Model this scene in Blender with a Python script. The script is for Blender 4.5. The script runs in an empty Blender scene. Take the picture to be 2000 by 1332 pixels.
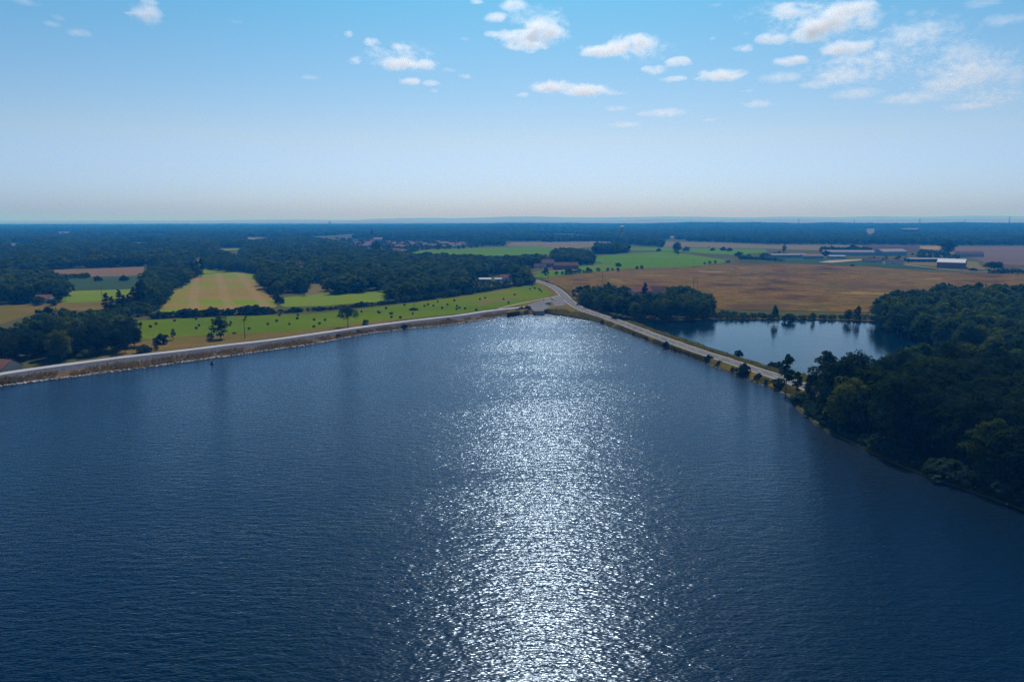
import bpy, bmesh, math, random
import numpy as np
from mathutils import Vector, Matrix, noise
from mathutils.geometry import delaunay_2d_cdt

S = bpy.context.scene
COL = S.collection
R = math.radians

# ------------------------------------------------------------------ camera, sky, sun, exposure
CAM_H = 60.0
PITCH = math.atan(235 / 1333.33)
cam = bpy.data.cameras.new('camera')
cam_o = bpy.data.objects.new('camera', cam)
COL.objects.link(cam_o)
S.camera = cam_o
cam.sensor_width = 36
cam.lens = 24
cam.clip_start = 0.5
cam.clip_end = 60000
cam_o.location = (0, 0, CAM_H)
cam_o.rotation_euler = (math.pi / 2 - PITCH, 0, 0)

SUN_EL, SUN_AZ = R(52), R(4)
w = bpy.data.worlds.new('World')
S.world = w
w.use_nodes = True
wn, wl = w.node_tree.nodes, w.node_tree.links
bg = wn['Background']
sky = wn.new('ShaderNodeTexSky')
sky.sky_type = 'NISHITA'
sky.sun_disc = False
sky.sun_elevation = SUN_EL
sky.sun_rotation = SUN_AZ
sky.altitude = 0
sky.air_density, sky.dust_density, sky.ozone_density = 0.7, 1.2, 6.0
tc = wn.new('ShaderNodeTexCoord')
sep = wn.new('ShaderNodeSeparateXYZ')
wl.new(tc.outputs['Generated'], sep.inputs[0])
ramp = wn.new('ShaderNodeValToRGB')                      # tint of the sky by height above the horizon, the same all round
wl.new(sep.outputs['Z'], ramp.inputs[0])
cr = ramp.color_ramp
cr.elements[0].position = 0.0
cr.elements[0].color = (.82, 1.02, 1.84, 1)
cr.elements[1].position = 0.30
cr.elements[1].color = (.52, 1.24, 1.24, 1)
for p_, c_ in ((0.03, (.94, 1.12, 1.56, 1)), (0.11, (1.18, 1.20, 1.14, 1)), (0.40, (.16, .66, .90, 1)), (0.55, (.05, .42, .80, 1))):  # highest stops darkened and cooled out of view to cut red in water reflections
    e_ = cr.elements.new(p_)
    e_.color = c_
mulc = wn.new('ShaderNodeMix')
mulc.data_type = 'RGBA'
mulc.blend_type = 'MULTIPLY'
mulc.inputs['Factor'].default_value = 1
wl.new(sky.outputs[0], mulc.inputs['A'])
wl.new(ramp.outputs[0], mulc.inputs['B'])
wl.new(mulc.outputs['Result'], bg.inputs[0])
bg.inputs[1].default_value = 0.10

sun = bpy.data.lights.new('sun', 'SUN')
sun_o = bpy.data.objects.new('sun', sun)
COL.objects.link(sun_o)
sun.energy = 4.0
sun.angle = R(0.5)
sun.color = (1, .96, .92)
SUN_D = Vector((math.sin(SUN_AZ) * math.cos(SUN_EL), math.cos(SUN_AZ) * math.cos(SUN_EL), math.sin(SUN_EL)))
sun_o.rotation_euler = SUN_D.to_track_quat('Z', 'Y').to_euler()
S.view_settings.view_transform = 'Standard'
S.view_settings.look = 'None'
S.view_settings.exposure = 0.0
S.view_settings.gamma = 1.0
S.cycles.volume_bounces = 2
S.cycles.max_bounces = 6
S.cycles.diffuse_bounces = 3
S.cycles.transparent_max_bounces = 64
S.cycles.use_denoising = True
S.cycles.denoising_prefilter = 'NONE'
S.cycles.use_adaptive_sampling = False
S.cycles.sampling_pattern = 'BLUE_NOISE'

rng = random.Random(11)
nrg = np.random.default_rng(11)

# ------------------------------------------------------------------ pixel (2000 x 1332 photograph) to place
def ray(u, v):
    x = (u - 1000) / 1333.33
    y = (666 - v) / 1333.33
    return Vector((x, math.cos(PITCH) + y * math.sin(PITCH), -math.sin(PITCH) + y * math.cos(PITCH)))

def gp(u, v, z=0.4):
    d = ray(u, v)
    k = (z - CAM_H) / d.z
    return Vector((d.x * k, d.y * k, z))

def gl(pts, z=0.4):
    return [gp(u, v, z) for u, v in pts]

def proj(x, y, z):
    """point to photograph pixel (for tests of what is in view)"""
    dz = z - CAM_H
    f = y * math.cos(PITCH) - dz * math.sin(PITCH)
    up = y * math.sin(PITCH) + dz * math.cos(PITCH)
    return 1000 + 1333.33 * x / f, 666 - 1333.33 * up / f

def resample(pts, step=None, n=None):
    P = np.array([tuple(p) for p in pts], float)
    d = np.r_[0, np.cumsum(np.linalg.norm(np.diff(P, axis=0), axis=1))]
    if n is None:
        n = max(2, int(d[-1] / step) + 1)
    t = np.linspace(0, d[-1], n)
    return np.stack([np.interp(t, d, P[:, k]) for k in range(P.shape[1])], 1)

def smooth_line(pts, step, it=3):
    P = resample(pts, step)
    for _ in range(it):
        Q = P.copy()
        Q[1:-1] = .25 * P[:-2] + .5 * P[1:-1] + .25 * P[2:]
        P = Q
    return P

def inside(px, py, poly):
    poly = np.asarray(poly)[:, :2]
    r = np.zeros(len(px), bool)
    j = len(poly) - 1
    for i in range(len(poly)):
        xi, yi = poly[i]
        xj, yj = poly[j]
        c = ((yi > py) != (yj > py)) & (px < (xj - xi) * (py - yi) / (yj - yi + 1e-12) + xi)
        r ^= c
        j = i
    return r

def sstep(a, b, x):
    t = min(1, max(0, (x - a) / (b - a)))
    return t * t * (3 - 2 * t)

RIDGE = [(-400, 442), (0, 441), (330, 440), (500, 441), (640, 440), (800, 439), (950, 438), (1000, 436.5), (1100, 437), (1200, 438.2), (1260, 438), (1300, 436), (1350, 434.8), (1480, 435.5), (1560, 437),
         (1640, 435.3), (1720, 437), (1800, 436), (1880, 434.3), (2000, 436), (2400, 436)]
def terrain(x, y):
    """flat land near the lake; a low wooded ridge some six kilometres off carries the skyline"""
    D = math.hypot(x, y)
    z = 0.4
    if D > 2500 and y > 0:
        u = 1000 + 1353 * x / y
        v = np.interp(u, [p[0] for p in RIDGE], [p[1] for p in RIDGE]) + .7 * noise.noise(Vector((u / 45, 1.5, 0)))
        crest = max(0.0, CAM_H - (v - 431) / 1333 * 6500 - 15)
        b = sstep(3000, 6400, D) * (1 - .8 * sstep(6700, 9500, D))
        z += b * crest + sstep(2500, 4000, D) * 3 * (1 + noise.noise(Vector((x / 700, y / 900, 7.7))))
    return z

# ------------------------------------------------------------------ materials
def mat(name):
    m = bpy.data.materials.new(name)
    m.use_nodes = True
    return m, m.node_tree.nodes, m.node_tree.links, m.node_tree.nodes['Principled BSDF']

def plain(name, col, rough=.8, metal=0, spec=.3):
    m, N, L, p = mat(name)
    p.inputs['Base Color'].default_value = (*col, 1)
    p.inputs['Roughness'].default_value = rough
    p.inputs['Metallic'].default_value = metal
    p.inputs['Specular IOR Level'].default_value = spec
    return m

def ramp_node(N, stops):
    r = N.new('ShaderNodeValToRGB')
    e = r.color_ramp.elements
    e[0].position, e[0].color = stops[0][0], (*stops[0][1], 1)
    e[1].position, e[1].color = stops[-1][0], (*stops[-1][1], 1)
    for p_, c_ in stops[1:-1]:
        k = e.new(p_)
        k.color = (*c_, 1)
    return r

def noise_node(N, L, vec, scale=(1, 1, 1), rot=0, detail=3, rough=.55, dist=0):
    mp = N.new('ShaderNodeMapping')
    mp.inputs['Scale'].default_value = scale
    mp.inputs['Rotation'].default_value = (0, 0, rot)
    L.new(vec, mp.inputs['Vector'])
    n = N.new('ShaderNodeTexNoise')
    n.inputs['Scale'].default_value = 1
    n.inputs['Detail'].default_value = detail
    n.inputs['Roughness'].default_value = rough
    n.inputs['Distortion'].default_value = dist
    L.new(mp.outputs[0], n.inputs['Vector'])
    return n

def mix_node(N, L, fac, a, b, mode='MIX'):
    m = N.new('ShaderNodeMix')
    m.data_type = 'RGBA'
    m.blend_type = mode
    for s_, x in (('Factor', fac), ('A', a), ('B', b)):
        if hasattr(x, 'is_output'):
            L.new(x, m.inputs[s_])
        elif s_ == 'Factor':
            m.inputs[s_].default_value = x
        else:
            m.inputs[s_].default_value = (*x, 1)
    return m.outputs['Result']

def earth(name, stops, scale, rot=0, detail=4, fine=.6, fine_scale=1.2, stripes=None, patches=None):
    """ground cover: large patches by a colour ramp, fine grain, optional mowing stripes (period, angle, colour, strength)"""
    m, N, L, p = mat(name)
    g = N.new('ShaderNodeNewGeometry')
    n = noise_node(N, L, g.outputs['Position'], scale, rot, detail, .6, .3)
    r = ramp_node(N, stops)
    L.new(n.outputs['Fac'], r.inputs[0])
    c = r.outputs[0]
    if patches:
        n3 = noise_node(N, L, g.outputs['Position'], patches[0], rot, 2, .5)
        mr = N.new('ShaderNodeMapRange')
        mr.inputs[1].default_value, mr.inputs[2].default_value = patches[2], patches[3]
        L.new(n3.outputs['Fac'], mr.inputs[0])
        c = mix_node(N, L, mr.outputs[0], c, patches[1])
    for st in (stripes or ()):
        mp = N.new('ShaderNodeMapping')
        mp.inputs['Rotation'].default_value = (0, 0, st[1])
        L.new(g.outputs['Position'], mp.inputs['Vector'])
        wv = N.new('ShaderNodeTexWave')
        wv.inputs['Scale'].default_value = 2 * math.pi / (20 * st[0]) * 1.0
        wv.inputs['Distortion'].default_value = 2.4
        wv.inputs['Detail'].default_value = 2
        wv.inputs['Detail Scale'].default_value = .3
        L.new(mp.outputs[0], wv.inputs['Vector'])
        mr = N.new('ShaderNodeMapRange')
        mr.inputs[1].default_value, mr.inputs[2].default_value = st[4] if len(st) > 4 else .35, .85
        mr.inputs[4].default_value = st[3]
        L.new(wv.outputs['Fac'], mr.inputs[0])
        c = mix_node(N, L, mr.outputs[0], c, st[2])
    n2 = noise_node(N, L, g.outputs['Position'], (fine_scale,) * 3, 0, 3, .7)
    mr = N.new('ShaderNodeMapRange')
    mr.inputs[1].default_value, mr.inputs[2].default_value = .3, .7
    mr.inputs[3].default_value, mr.inputs[4].default_value = 1 - fine / 2, 1 + fine / 2
    L.new(n2.outputs['Fac'], mr.inputs[0])
    hv = N.new('ShaderNodeHueSaturation')
    L.new(c, hv.inputs['Color'])
    L.new(mr.outputs[0], hv.inputs['Value'])
    L.new(hv.outputs[0], p.inputs['Base Color'])
    p.inputs['Roughness'].default_value = 1
    p.inputs['Specular IOR Level'].default_value = 0
    return m

def leaf_mat(name, stops, trans=.32, vary=.32):
    m, N, L, p = mat(name)
    oi = N.new('ShaderNodeObjectInfo')
    r = ramp_node(N, stops)
    L.new(oi.outputs['Random'], r.inputs[0])
    t = N.new('ShaderNodeTexCoord')
    n = noise_node(N, L, t.outputs['Object'], (.45, .45, .45), 0, 3, .65)
    mr = N.new('ShaderNodeMapRange')
    mr.inputs[1].default_value, mr.inputs[2].default_value = .3, .7
    mr.inputs[3].default_value, mr.inputs[4].default_value = 1 - vary, 1 + vary
    L.new(n.outputs['Fac'], mr.inputs[0])
    hv = N.new('ShaderNodeHueSaturation')
    L.new(r.outputs[0], hv.inputs['Color'])
    L.new(mr.outputs[0], hv.inputs['Value'])
    L.new(hv.outputs[0], p.inputs['Base Color'])
    p.inputs['Roughness'].default_value = 1
    p.inputs['Specular IOR Level'].default_value = 0
    tr = N.new('ShaderNodeBsdfTranslucent')
    hv2 = N.new('ShaderNodeHueSaturation')
    hv2.inputs['Hue'].default_value = .48
    hv2.inputs['Saturation'].default_value = 1.1
    hv2.inputs['Value'].default_value = 1.5
    L.new(hv.outputs[0], hv2.inputs['Color'])
    L.new(hv2.outputs[0], tr.inputs['Color'])
    mx = N.new('ShaderNodeMixShader')
    mx.inputs[0].default_value = trans
    L.new(p.outputs[0], mx.inputs[1])
    L.new(tr.outputs[0], mx.inputs[2])
    L.new(mx.outputs[0], N['Material Output'].inputs['Surface'])
    return m

def water_mat(name, base, waves, gust=None, rough=.06, tint=(.62, .80, 1)):
    """open water: real slopes of summed ripple heights (finite differences), so that every ripple tilts the mirror"""
    m, N, L, p = mat(name)
    p.inputs['Base Color'].default_value = (*base, 1)
    p.inputs['Roughness'].default_value = rough
    g = N.new('ShaderNodeNewGeometry')

    def mth(op, a, b=None):
        n = N.new('ShaderNodeMath')
        n.operation = op
        for i, x in enumerate((a, b)):
            if x is None:
                continue
            if hasattr(x, 'is_output'):
                L.new(x, n.inputs[i])
            else:
                n.inputs[i].default_value = x
        return n.outputs[0]

    def hgt(pos):
        tot = None
        for (sx, sy, rot, amp, det, dist) in waves:
            mp = N.new('ShaderNodeMapping')
            mp.inputs['Scale'].default_value = (sx, sy, 1)
            mp.inputs['Rotation'].default_value = (0, 0, rot)
            L.new(pos, mp.inputs['Vector'])
            nz = N.new('ShaderNodeTexNoise')
            nz.noise_dimensions = '2D'
            nz.inputs['Scale'].default_value = 1
            nz.inputs['Detail'].default_value = det
            nz.inputs['Distortion'].default_value = dist
            L.new(mp.outputs[0], nz.inputs['Vector'])
            h = mth('MULTIPLY', nz.outputs['Fac'], amp)
            tot = h if tot is None else mth('ADD', tot, h)
        return tot
    eps = .035
    P = g.outputs['Position']
    def off(v):
        a = N.new('ShaderNodeVectorMath')
        a.operation = 'ADD'
        L.new(P, a.inputs[0])
        a.inputs[1].default_value = v
        return a.outputs[0]
    h0, hx, hy = hgt(P), hgt(off((eps, 0, 0))), hgt(off((0, eps, 0)))
    k = 1 / eps
    if gust:
        n = noise_node(N, L, P, gust[0], gust[1], 3, .55, .6)
        mr = N.new('ShaderNodeMapRange')
        mr.inputs[1].default_value, mr.inputs[2].default_value = .35, .65
        mr.inputs[3].default_value, mr.inputs[4].default_value = gust[2] * k, gust[3] * k
        L.new(n.outputs['Fac'], mr.inputs[0])
        k = mr.outputs[0]
    c = N.new('ShaderNodeCombineXYZ')
    L.new(mth('MULTIPLY', mth('SUBTRACT', h0, hx), k), c.inputs[0])
    L.new(mth('MULTIPLY', mth('SUBTRACT', h0, hy), k), c.inputs[1])
    c.inputs[2].default_value = 1
    nn = N.new('ShaderNodeVectorMath')
    nn.operation = 'NORMALIZE'
    L.new(c.outputs[0], nn.inputs[0])
    # clear water: what is below is a dark blue body, what is above is mirrored by Fresnel's law
    p.inputs['Specular IOR Level'].default_value = 0
    p.inputs['Roughness'].default_value = 1
    fr = N.new('ShaderNodeFresnel')
    fr.inputs['IOR'].default_value = 1.33
    L.new(nn.outputs[0], fr.inputs['Normal'])
    gs = N.new('ShaderNodeBsdfAnisotropic')
    gs.inputs['Color'].default_value = (*tint, 1)
    gs.inputs['Roughness'].default_value = rough
    L.new(nn.outputs[0], gs.inputs['Normal'])
    mx = N.new('ShaderNodeMixShader')
    L.new(fr.outputs[0], mx.inputs[0])
    L.new(p.outputs[0], mx.inputs[1])
    L.new(gs.outputs[0], mx.inputs[2])
    L.new(mx.outputs[0], N['Material Output'].inputs['Surface'])
    return m

M = {}
M['lake'] = water_mat('lake_water', (.000, .008, .018),
                      ((.26, .85, .05, .17, 1.0, .25), (.55, 2.4, -.05, .062, 1.0, .2), (1.3, 6.0, .04, .060, 0.0, .12)),
                      ((.012, .03, 1), .15, .75, 1.15), .19)
M['pond'] = water_mat('pond_water', (.000, .010, .018),
                      ((.5, .9, .2, .045, 1.0, .3), (1.6, 2.2, -.3, .022, 1.0, .3)), ((.02, .05, 1), .1, .35, 1.0), .08, (.82, .90, 1))
M['ground'] = earth('rough_pasture', ((.25, (.055, .062, .018)), (.5, (.075, .075, .025)), (.75, (.045, .062, .018))),
                    (.006, .01, 1), .2, 5, .5, .4)
M['hills'] = plain('far_dry_hills', (.20, .13, .13), 1, 0, 0)
M['hay'] = earth('mown_grass', ((.3, (.078, .118, .002)), (.5, (.105, .140, .002)), (.72, (.150, .145, .008))),
                 (.008, .02, 1), -.4, 4, .30, .8, stripes=((5.5, R(-42), (.068, .145, .002), .55),),
                 patches=((.012, .02, 1), (.17, .13, .035), .56, .80))
M['verge'] = earth('dry_verge', ((.25, (.085, .090, .010)), (.5, (.135, .098, .020)), (.7, (.165, .105, .030))),
                   (.03, .05, 1), .3, 4, .5, 1.0)
M['stubble'] = earth('stubble', ((.3, (.190, .140, .025)), (.55, (.230, .155, .040)), (.75, (.150, .180, .012))),
                     (.010, .016, 1), .1, 4, .25, .5,
                     stripes=((23, R(-24), (.27, .175, .085), .45, .72),), patches=((.012, .045, 1), (.125, .205, .004), .46, .66))
M['meadow'] = earth('pale_meadow', ((.3, (.125, .18, .008)), (.6, (.15, .185, .015)), (.8, (.21, .18, .04))),
                    (.014, .014, 1), .3, 4, .25, .6, stripes=((7, R(20), (.105, .17, .006), .6),))
M['dry'] = earth('dry_triangle', ((.3, (.15, .115, .045)), (.7, (.12, .11, .032))), (.03, .03, 1), 0, 4, .4, .8)
M['crop'] = earth('green_crop', ((.3, (.070, .135, .001)), (.6, (.092, .155, .001)), (.8, (.120, .150, .004))),
                  (.005, .015, 1), .1, 4, .25, .4, stripes=((12, R(85), (.045, .165, .001), .5),))
M['tan'] = earth('dry_grassland', ((.30, (.042, .030, .018)), (.42, (.105, .060, .015)), (.50, (.165, .095, .024)), (.56, (.085, .068, .010)), (.68, (.250, .150, .045))),
                 (.020, .027, 1), .05, 8, .45, .35, patches=((.006, .011, 1), (.078, .052, .024), .56, .70))
M['pale'] = earth('pale_field', ((.3, (.16, .125, .070)), (.7, (.12, .11, .045))), (.003, .012, 1), 0, 4, .2, .3)
M['brown'] = earth('ploughed_field', ((.3, (.085, .055, .042)), (.7, (.062, .045, .036))), (.003, .012, 1), 0, 4, .2, .3)
M['mauve'] = earth('mauve_stubble', ((.3, (.135, .098, .070)), (.7, (.105, .078, .060))), (.003, .012, 1), 0, 4, .2, .3)
M['gold'] = earth('golden_field', ((.3, (.26, .17, .05)), (.7, (.22, .15, .05))), (.006, .02, 1), 0, 4, .2, .3)
M['rust'] = earth('rust_stubble', ((.3, (.17, .10, .06)), (.7, (.15, .10, .05))), (.02, .012, 1), .6, 4, .3, .3)
M['darkfield'] = earth('dark_meadow', ((.3, (.030, .062, .026)), (.7, (.045, .072, .030))), (.006, .02, 1), 0, 4, .3, .3)
M['dirt'] = earth('pale_dirt', ((.3, (.34, .28, .19)), (.7, (.27, .22, .15))), (.2, .2, 1), 0, 4, .3, 2)
M['gravel'] = earth('gravel_track', ((.3, (.38, .38, .40)), (.7, (.31, .32, .345))), (.12, .12, 1), 0, 5, .25, 3)
M['asphalt'] = earth('asphalt', ((.3, (.115, .115, .12)), (.7, (.16, .16, .16))), (.05, .05, 1), 0, 5, .2, 2)
M['apron'] = earth('worn_asphalt', ((.3, (.13, .13, .135)), (.7, (.18, .175, .17))), (.08, .08, 1), 0, 5, .25, 2)
M['paint'] = plain('road_paint', (.75, .75, .73), .6)
M['concrete'] = plain('concrete', (.42, .38, .33), .85)
M['bank'] = earth('embankment_soil', ((.3, (.075, .070, .040)), (.5, (.13, .085, .040)), (.7, (.10, .075, .040))),
                  (.12, .12, 1), 0, 5, .6, 1.6)
M['riprap'] = earth('stone_facing', ((.3, (.060, .066, .080)), (.7, (.11, .115, .13))), (.5, .5, 1), 0, 5, .8, 2.4)
M['soil'] = earth('dark_shore', ((.3, (.050, .043, .030)), (.7, (.075, .065, .040))), (.3, .3, 1), 0, 4, .6, 1.5)
def rock_mat():
    m, N, L, p = mat('pale_rock')
    g = N.new('ShaderNodeNewGeometry')
    r = ramp_node(N, ((.0, (.20, .17, .15)), (.5, (.38, .33, .29)), (1, (.50, .45, .40))))
    L.new(g.outputs['Random Per Island'], r.inputs[0])
    L.new(r.outputs[0], p.inputs['Base Color'])
    p.inputs['Roughness'].default_value = .9
    return m
M['rock'] = rock_mat()
def tuft_mat(name, stops):
    m, N, L, p = mat(name)
    g = N.new('ShaderNodeNewGeometry')
    r = ramp_node(N, stops)
    L.new(g.outputs['Random Per Island'], r.inputs[0])
    L.new(r.outputs[0], p.inputs['Base Color'])
    p.inputs['Roughness'].default_value = .9
    p.inputs['Specular IOR Level'].default_value = .1
    tr = N.new('ShaderNodeBsdfTranslucent')
    L.new(r.outputs[0], tr.inputs['Color'])
    mx = N.new('ShaderNodeMixShader')
    mx.inputs[0].default_value = .65
    L.new(p.outputs[0], mx.inputs[1])
    L.new(tr.outputs[0], mx.inputs[2])
    L.new(mx.outputs[0], N['Material Output'].inputs['Surface'])
    return m
M['tuft'] = tuft_mat('dry_tufts', ((.0, (.040, .060, .014)), (.4, (.11, .085, .025)), (.7, (.20, .12, .045)), (1, (.26, .17, .07))))
M['tuft_green'] = tuft_mat('green_tufts', ((.0, (.045, .075, .012)), (.5, (.10, .12, .016)), (.8, (.18, .13, .03)), (1, (.27, .17, .05))))
M['leaf'] = leaf_mat('leaves', ((0, (.024, .052, .028)), (.3, (.042, .080, .020)), (.55, (.024, .052, .020)), (.8, (.058, .096, .018)), (1, (.080, .110, .018))))
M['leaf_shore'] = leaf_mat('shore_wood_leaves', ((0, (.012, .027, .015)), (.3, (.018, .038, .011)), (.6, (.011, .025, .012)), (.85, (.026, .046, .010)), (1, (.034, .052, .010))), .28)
M['leaf_yellow'] = leaf_mat('yellow_green_leaves', ((0, (.075, .105, .014)), (1, (.085, .11, .015))), .42)
M['leaf_dark'] = leaf_mat('dark_leaves', ((0, (.018, .038, .022)), (.5, (.024, .046, .020)), (1, (.022, .046, .028))), .3)
M['bark'] = plain('bark', (.075, .055, .040), .95)
M['bale'] = earth('hay_bale', ((.3, (.16, .105, .045)), (.7, (.12, .085, .040))), (2, 2, 2), 0, 3, .5, 4)
M['wood'] = plain('weathered_pole', (.10, .075, .055), .9)
M['iron'] = plain('dull_steel', (.16, .17, .18), .6, .4)
M['brick'] = plain('red_brick', (.34, .12, .075), .9)
M['render'] = plain('cream_render', (.50, .43, .34), .9)
M['white'] = plain('white_wall', (.72, .72, .70), .8)
M['tile'] = earth('clay_tiles', ((.3, (.28, .13, .085)), (.7, (.20, .10, .075))), (.4, .4, .4), 0, 4, .35, 3)
M['tile_brown'] = earth('brown_tiles', ((.3, (.15, .095, .075)), (.7, (.11, .075, .065))), (.4, .4, .4), 0, 4, .35, 3)
M['tile_pink'] = earth('pink_tiles', ((.3, (.28, .18, .16)), (.7, (.21, .145, .14))), (.1, .1, .1), 0, 4, .3, 3)
M['sheet'] = plain('pale_sheet_roof', (.46, .48, .51), .75, 0)
M['sheet_grey'] = plain('grey_sheet_roof', (.25, .24, .26), .95, 0, .05)
M['sheet_dull'] = plain('dull_sheet_roof', (.33, .34, .36), .95, 0, .05)
M['clad'] = plain('brown_cladding', (.30, .155, .090), .8)
M['clad_blue'] = plain('grey_cladding', (.34, .36, .38), .7)
M['dark'] = plain('dark_opening', (.015, .016, .018), .5)
M['glass'] = plain('window_glass', (.02, .025, .03), .08, 0, .5)
M['slate'] = plain('slate', (.055, .06, .07), .7)
M['stone'] = plain('church_stone', (.30, .26, .22), .9)
M['rubber'] = plain('tyre_rubber', (.02, .02, .02), .9)
M['car_white'] = plain('white_paint', (.80, .80, .80), .25, 0, .5)
M['car_teal'] = plain('teal_paint', (.03, .17, .22), .25, 0, .5)
M['car_dark'] = plain('dark_paint', (.03, .035, .05), .25, 0, .5)
M['buoy'] = plain('dark_buoy', (.03, .03, .035), .5)

# ------------------------------------------------------------------ mesh helpers
def obj(name, V, F, m, parent=None, smooth=False, kind=None):
    me = bpy.data.meshes.new(name)
    me.from_pydata([tuple(v) for v in V], [], [tuple(f) for f in F])
    if smooth:
        me.polygons.foreach_set('use_smooth', [True] * len(me.polygons))
    me.update()
    ms = m if isinstance(m, (list, tuple)) else [m]
    for x in ms:
        me.materials.append(x)
    o = bpy.data.objects.new(name, me)
    COL.objects.link(o)
    if parent:
        o.parent = parent
    if kind:
        o['kind'] = kind
    return o

def big_obj(name, V, F, m, kind=None, parent=None):
    """V (n,3) array, F (k, 3 or 4) array, quickly"""
    me = bpy.data.meshes.new(name)
    V = np.ascontiguousarray(V, np.float32)
    F = np.ascontiguousarray(F, np.int32)
    n = F.shape[1]
    me.vertices.add(len(V))
    me.vertices.foreach_set('co', V.ravel())
    me.loops.add(F.size)
    me.loops.foreach_set('vertex_index', F.ravel())
    me.polygons.add(len(F))
    me.polygons.foreach_set('loop_start', np.arange(0, F.size, n, dtype=np.int32))
    me.polygons.foreach_set('loop_total', np.full(len(F), n, np.int32))
    me.update(calc_edges=True)
    me.materials.append(m)
    o = bpy.data.objects.new(name, me)
    COL.objects.link(o)
    if kind:
        o['kind'] = kind
    if parent:
        o.parent = parent
    return o

def tag(o, label, cat, group=None):
    o['label'] = label
    o['category'] = cat
    if group:
        o['group'] = group
    return o

def thing(name, loc, rz=0, label='', cat='', group=None, scale=None):
    o = bpy.data.objects.new(name, None)
    o.empty_display_size = 1
    COL.objects.link(o)
    o.location = loc
    o.rotation_euler.z = rz
    if scale:
        o.scale = scale
    return tag(o, label, cat, group)

def part_of(src, parent, name=None):
    """linked copy of a part under another thing"""
    c = src.copy()
    COL.objects.link(c)
    c.parent = parent
    c.matrix_parent_inverse = Matrix.Identity(4)
    return c

class B:
    """collects boxes, tubes and polygons for one mesh"""
    def __init__(s):
        s.V, s.F = [], []
    def add(s, V, F):
        k = len(s.V)
        s.V += [tuple(v) for v in V]
        s.F += [tuple(i + k for i in f) for f in F]
        return s
    def box(s, x0, x1, y0, y1, z0, z1):
        v = [(x, y, z) for x in (x0, x1) for y in (y0, y1) for z in (z0, z1)]
        return s.add(v, [(0, 1, 3, 2), (4, 6, 7, 5), (0, 4, 5, 1), (2, 3, 7, 6), (0, 2, 6, 4), (1, 5, 7, 3)])
    def tube(s, pts, rad, n=8, cap=True):
        pts = [Vector(p) for p in pts]
        V, F = [], []
        for i, p in enumerate(pts):
            d = (pts[min(i + 1, len(pts) - 1)] - pts[max(i - 1, 0)]).normalized()
            a = d.orthogonal().normalized()
            b = d.cross(a)
            r = rad[i] if isinstance(rad, (list, tuple)) else rad
            for k in range(n):
                t = 2 * math.pi * k / n
                V.append(p + (a * math.cos(t) + b * math.sin(t)) * r)
        for i in range(len(pts) - 1):
            for k in range(n):
                F.append((i * n + k, i * n + (k + 1) % n, (i + 1) * n + (k + 1) % n, (i + 1) * n + k))
        if cap:
            F.append(tuple(range(n))[::-1])
            F.append(tuple((len(pts) - 1) * n + k for k in range(n)))
        return s.add(V, F)
    def lathe(s, prof, n=16):
        V, F = [], []
        for r, z in prof:
            for k in range(n):
                t = 2 * math.pi * k / n
                V.append((r * math.cos(t), r * math.sin(t), z))
        for i in range(len(prof) - 1):
            for k in range(n):
                F.append((i * n + k, i * n + (k + 1) % n, (i + 1) * n + (k + 1) % n, (i + 1) * n + k))
        F.append(tuple(range(n))[::-1])
        F.append(tuple((len(prof) - 1) * n + k for k in range(n)))
        return s.add(V, F)
    def obj(s, name, m, parent=None, smooth=False, kind=None):
        return obj(name, s.V, s.F, m, parent, smooth, kind)

def strip(name, lines, m, parent=None, kind='structure', jitter=0):
    """loft between polylines that have the same number of points"""
    L_ = [np.asarray(l, float).copy() for l in lines]
    n = len(L_[0])
    if jitter:
        for l in L_[1:-1]:
            l[:, 2] += nrg.normal(0, jitter, n)
    V = np.concatenate(L_)
    F = [(i * n + k, i * n + k + 1, (i + 1) * n + k + 1, (i + 1) * n + k) for i in range(len(L_) - 1) for k in range(n - 1)]
    o = obj(name, V, F, m, parent, True, kind)
    bm = bmesh.new()
    bm.from_mesh(o.data)
    bmesh.ops.recalc_face_normals(bm, faces=bm.faces)
    if sum(f.normal.z * f.calc_area() for f in bm.faces) < 0:
        bmesh.ops.reverse_faces(bm, faces=bm.faces)
    bm.to_mesh(o.data)
    bm.free()
    return o

def offset(P, d):
    """parallel of a polyline in plan; d > 0 lies to the left of its direction"""
    P = np.asarray(P, float)
    T = np.gradient(P[:, :2], axis=0)
    T /= np.linalg.norm(T, axis=1)[:, None] + 1e-9
    Q = P.copy()
    Q[:, 0] -= T[:, 1] * d
    Q[:, 1] += T[:, 0] * d
    return Q

def poly_sheet(name, pts, m, z, kind='structure'):
    V2 = [Vector((p[0], p[1])) for p in pts]
    n = len(V2)
    v, e, f, *_ = delaunay_2d_cdt(V2, [(i, (i + 1) % n) for i in range(n)], [list(range(n))], 1, 1e-4)
    F = []
    for t in f:
        a, b, c = (v[i] for i in t[:3])
        F.append(t if (b - a).cross(c - a) > 0 else t[::-1])
    return obj(name, [(p.x, p.y, z) for p in v], F, m, None, False, kind)

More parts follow.
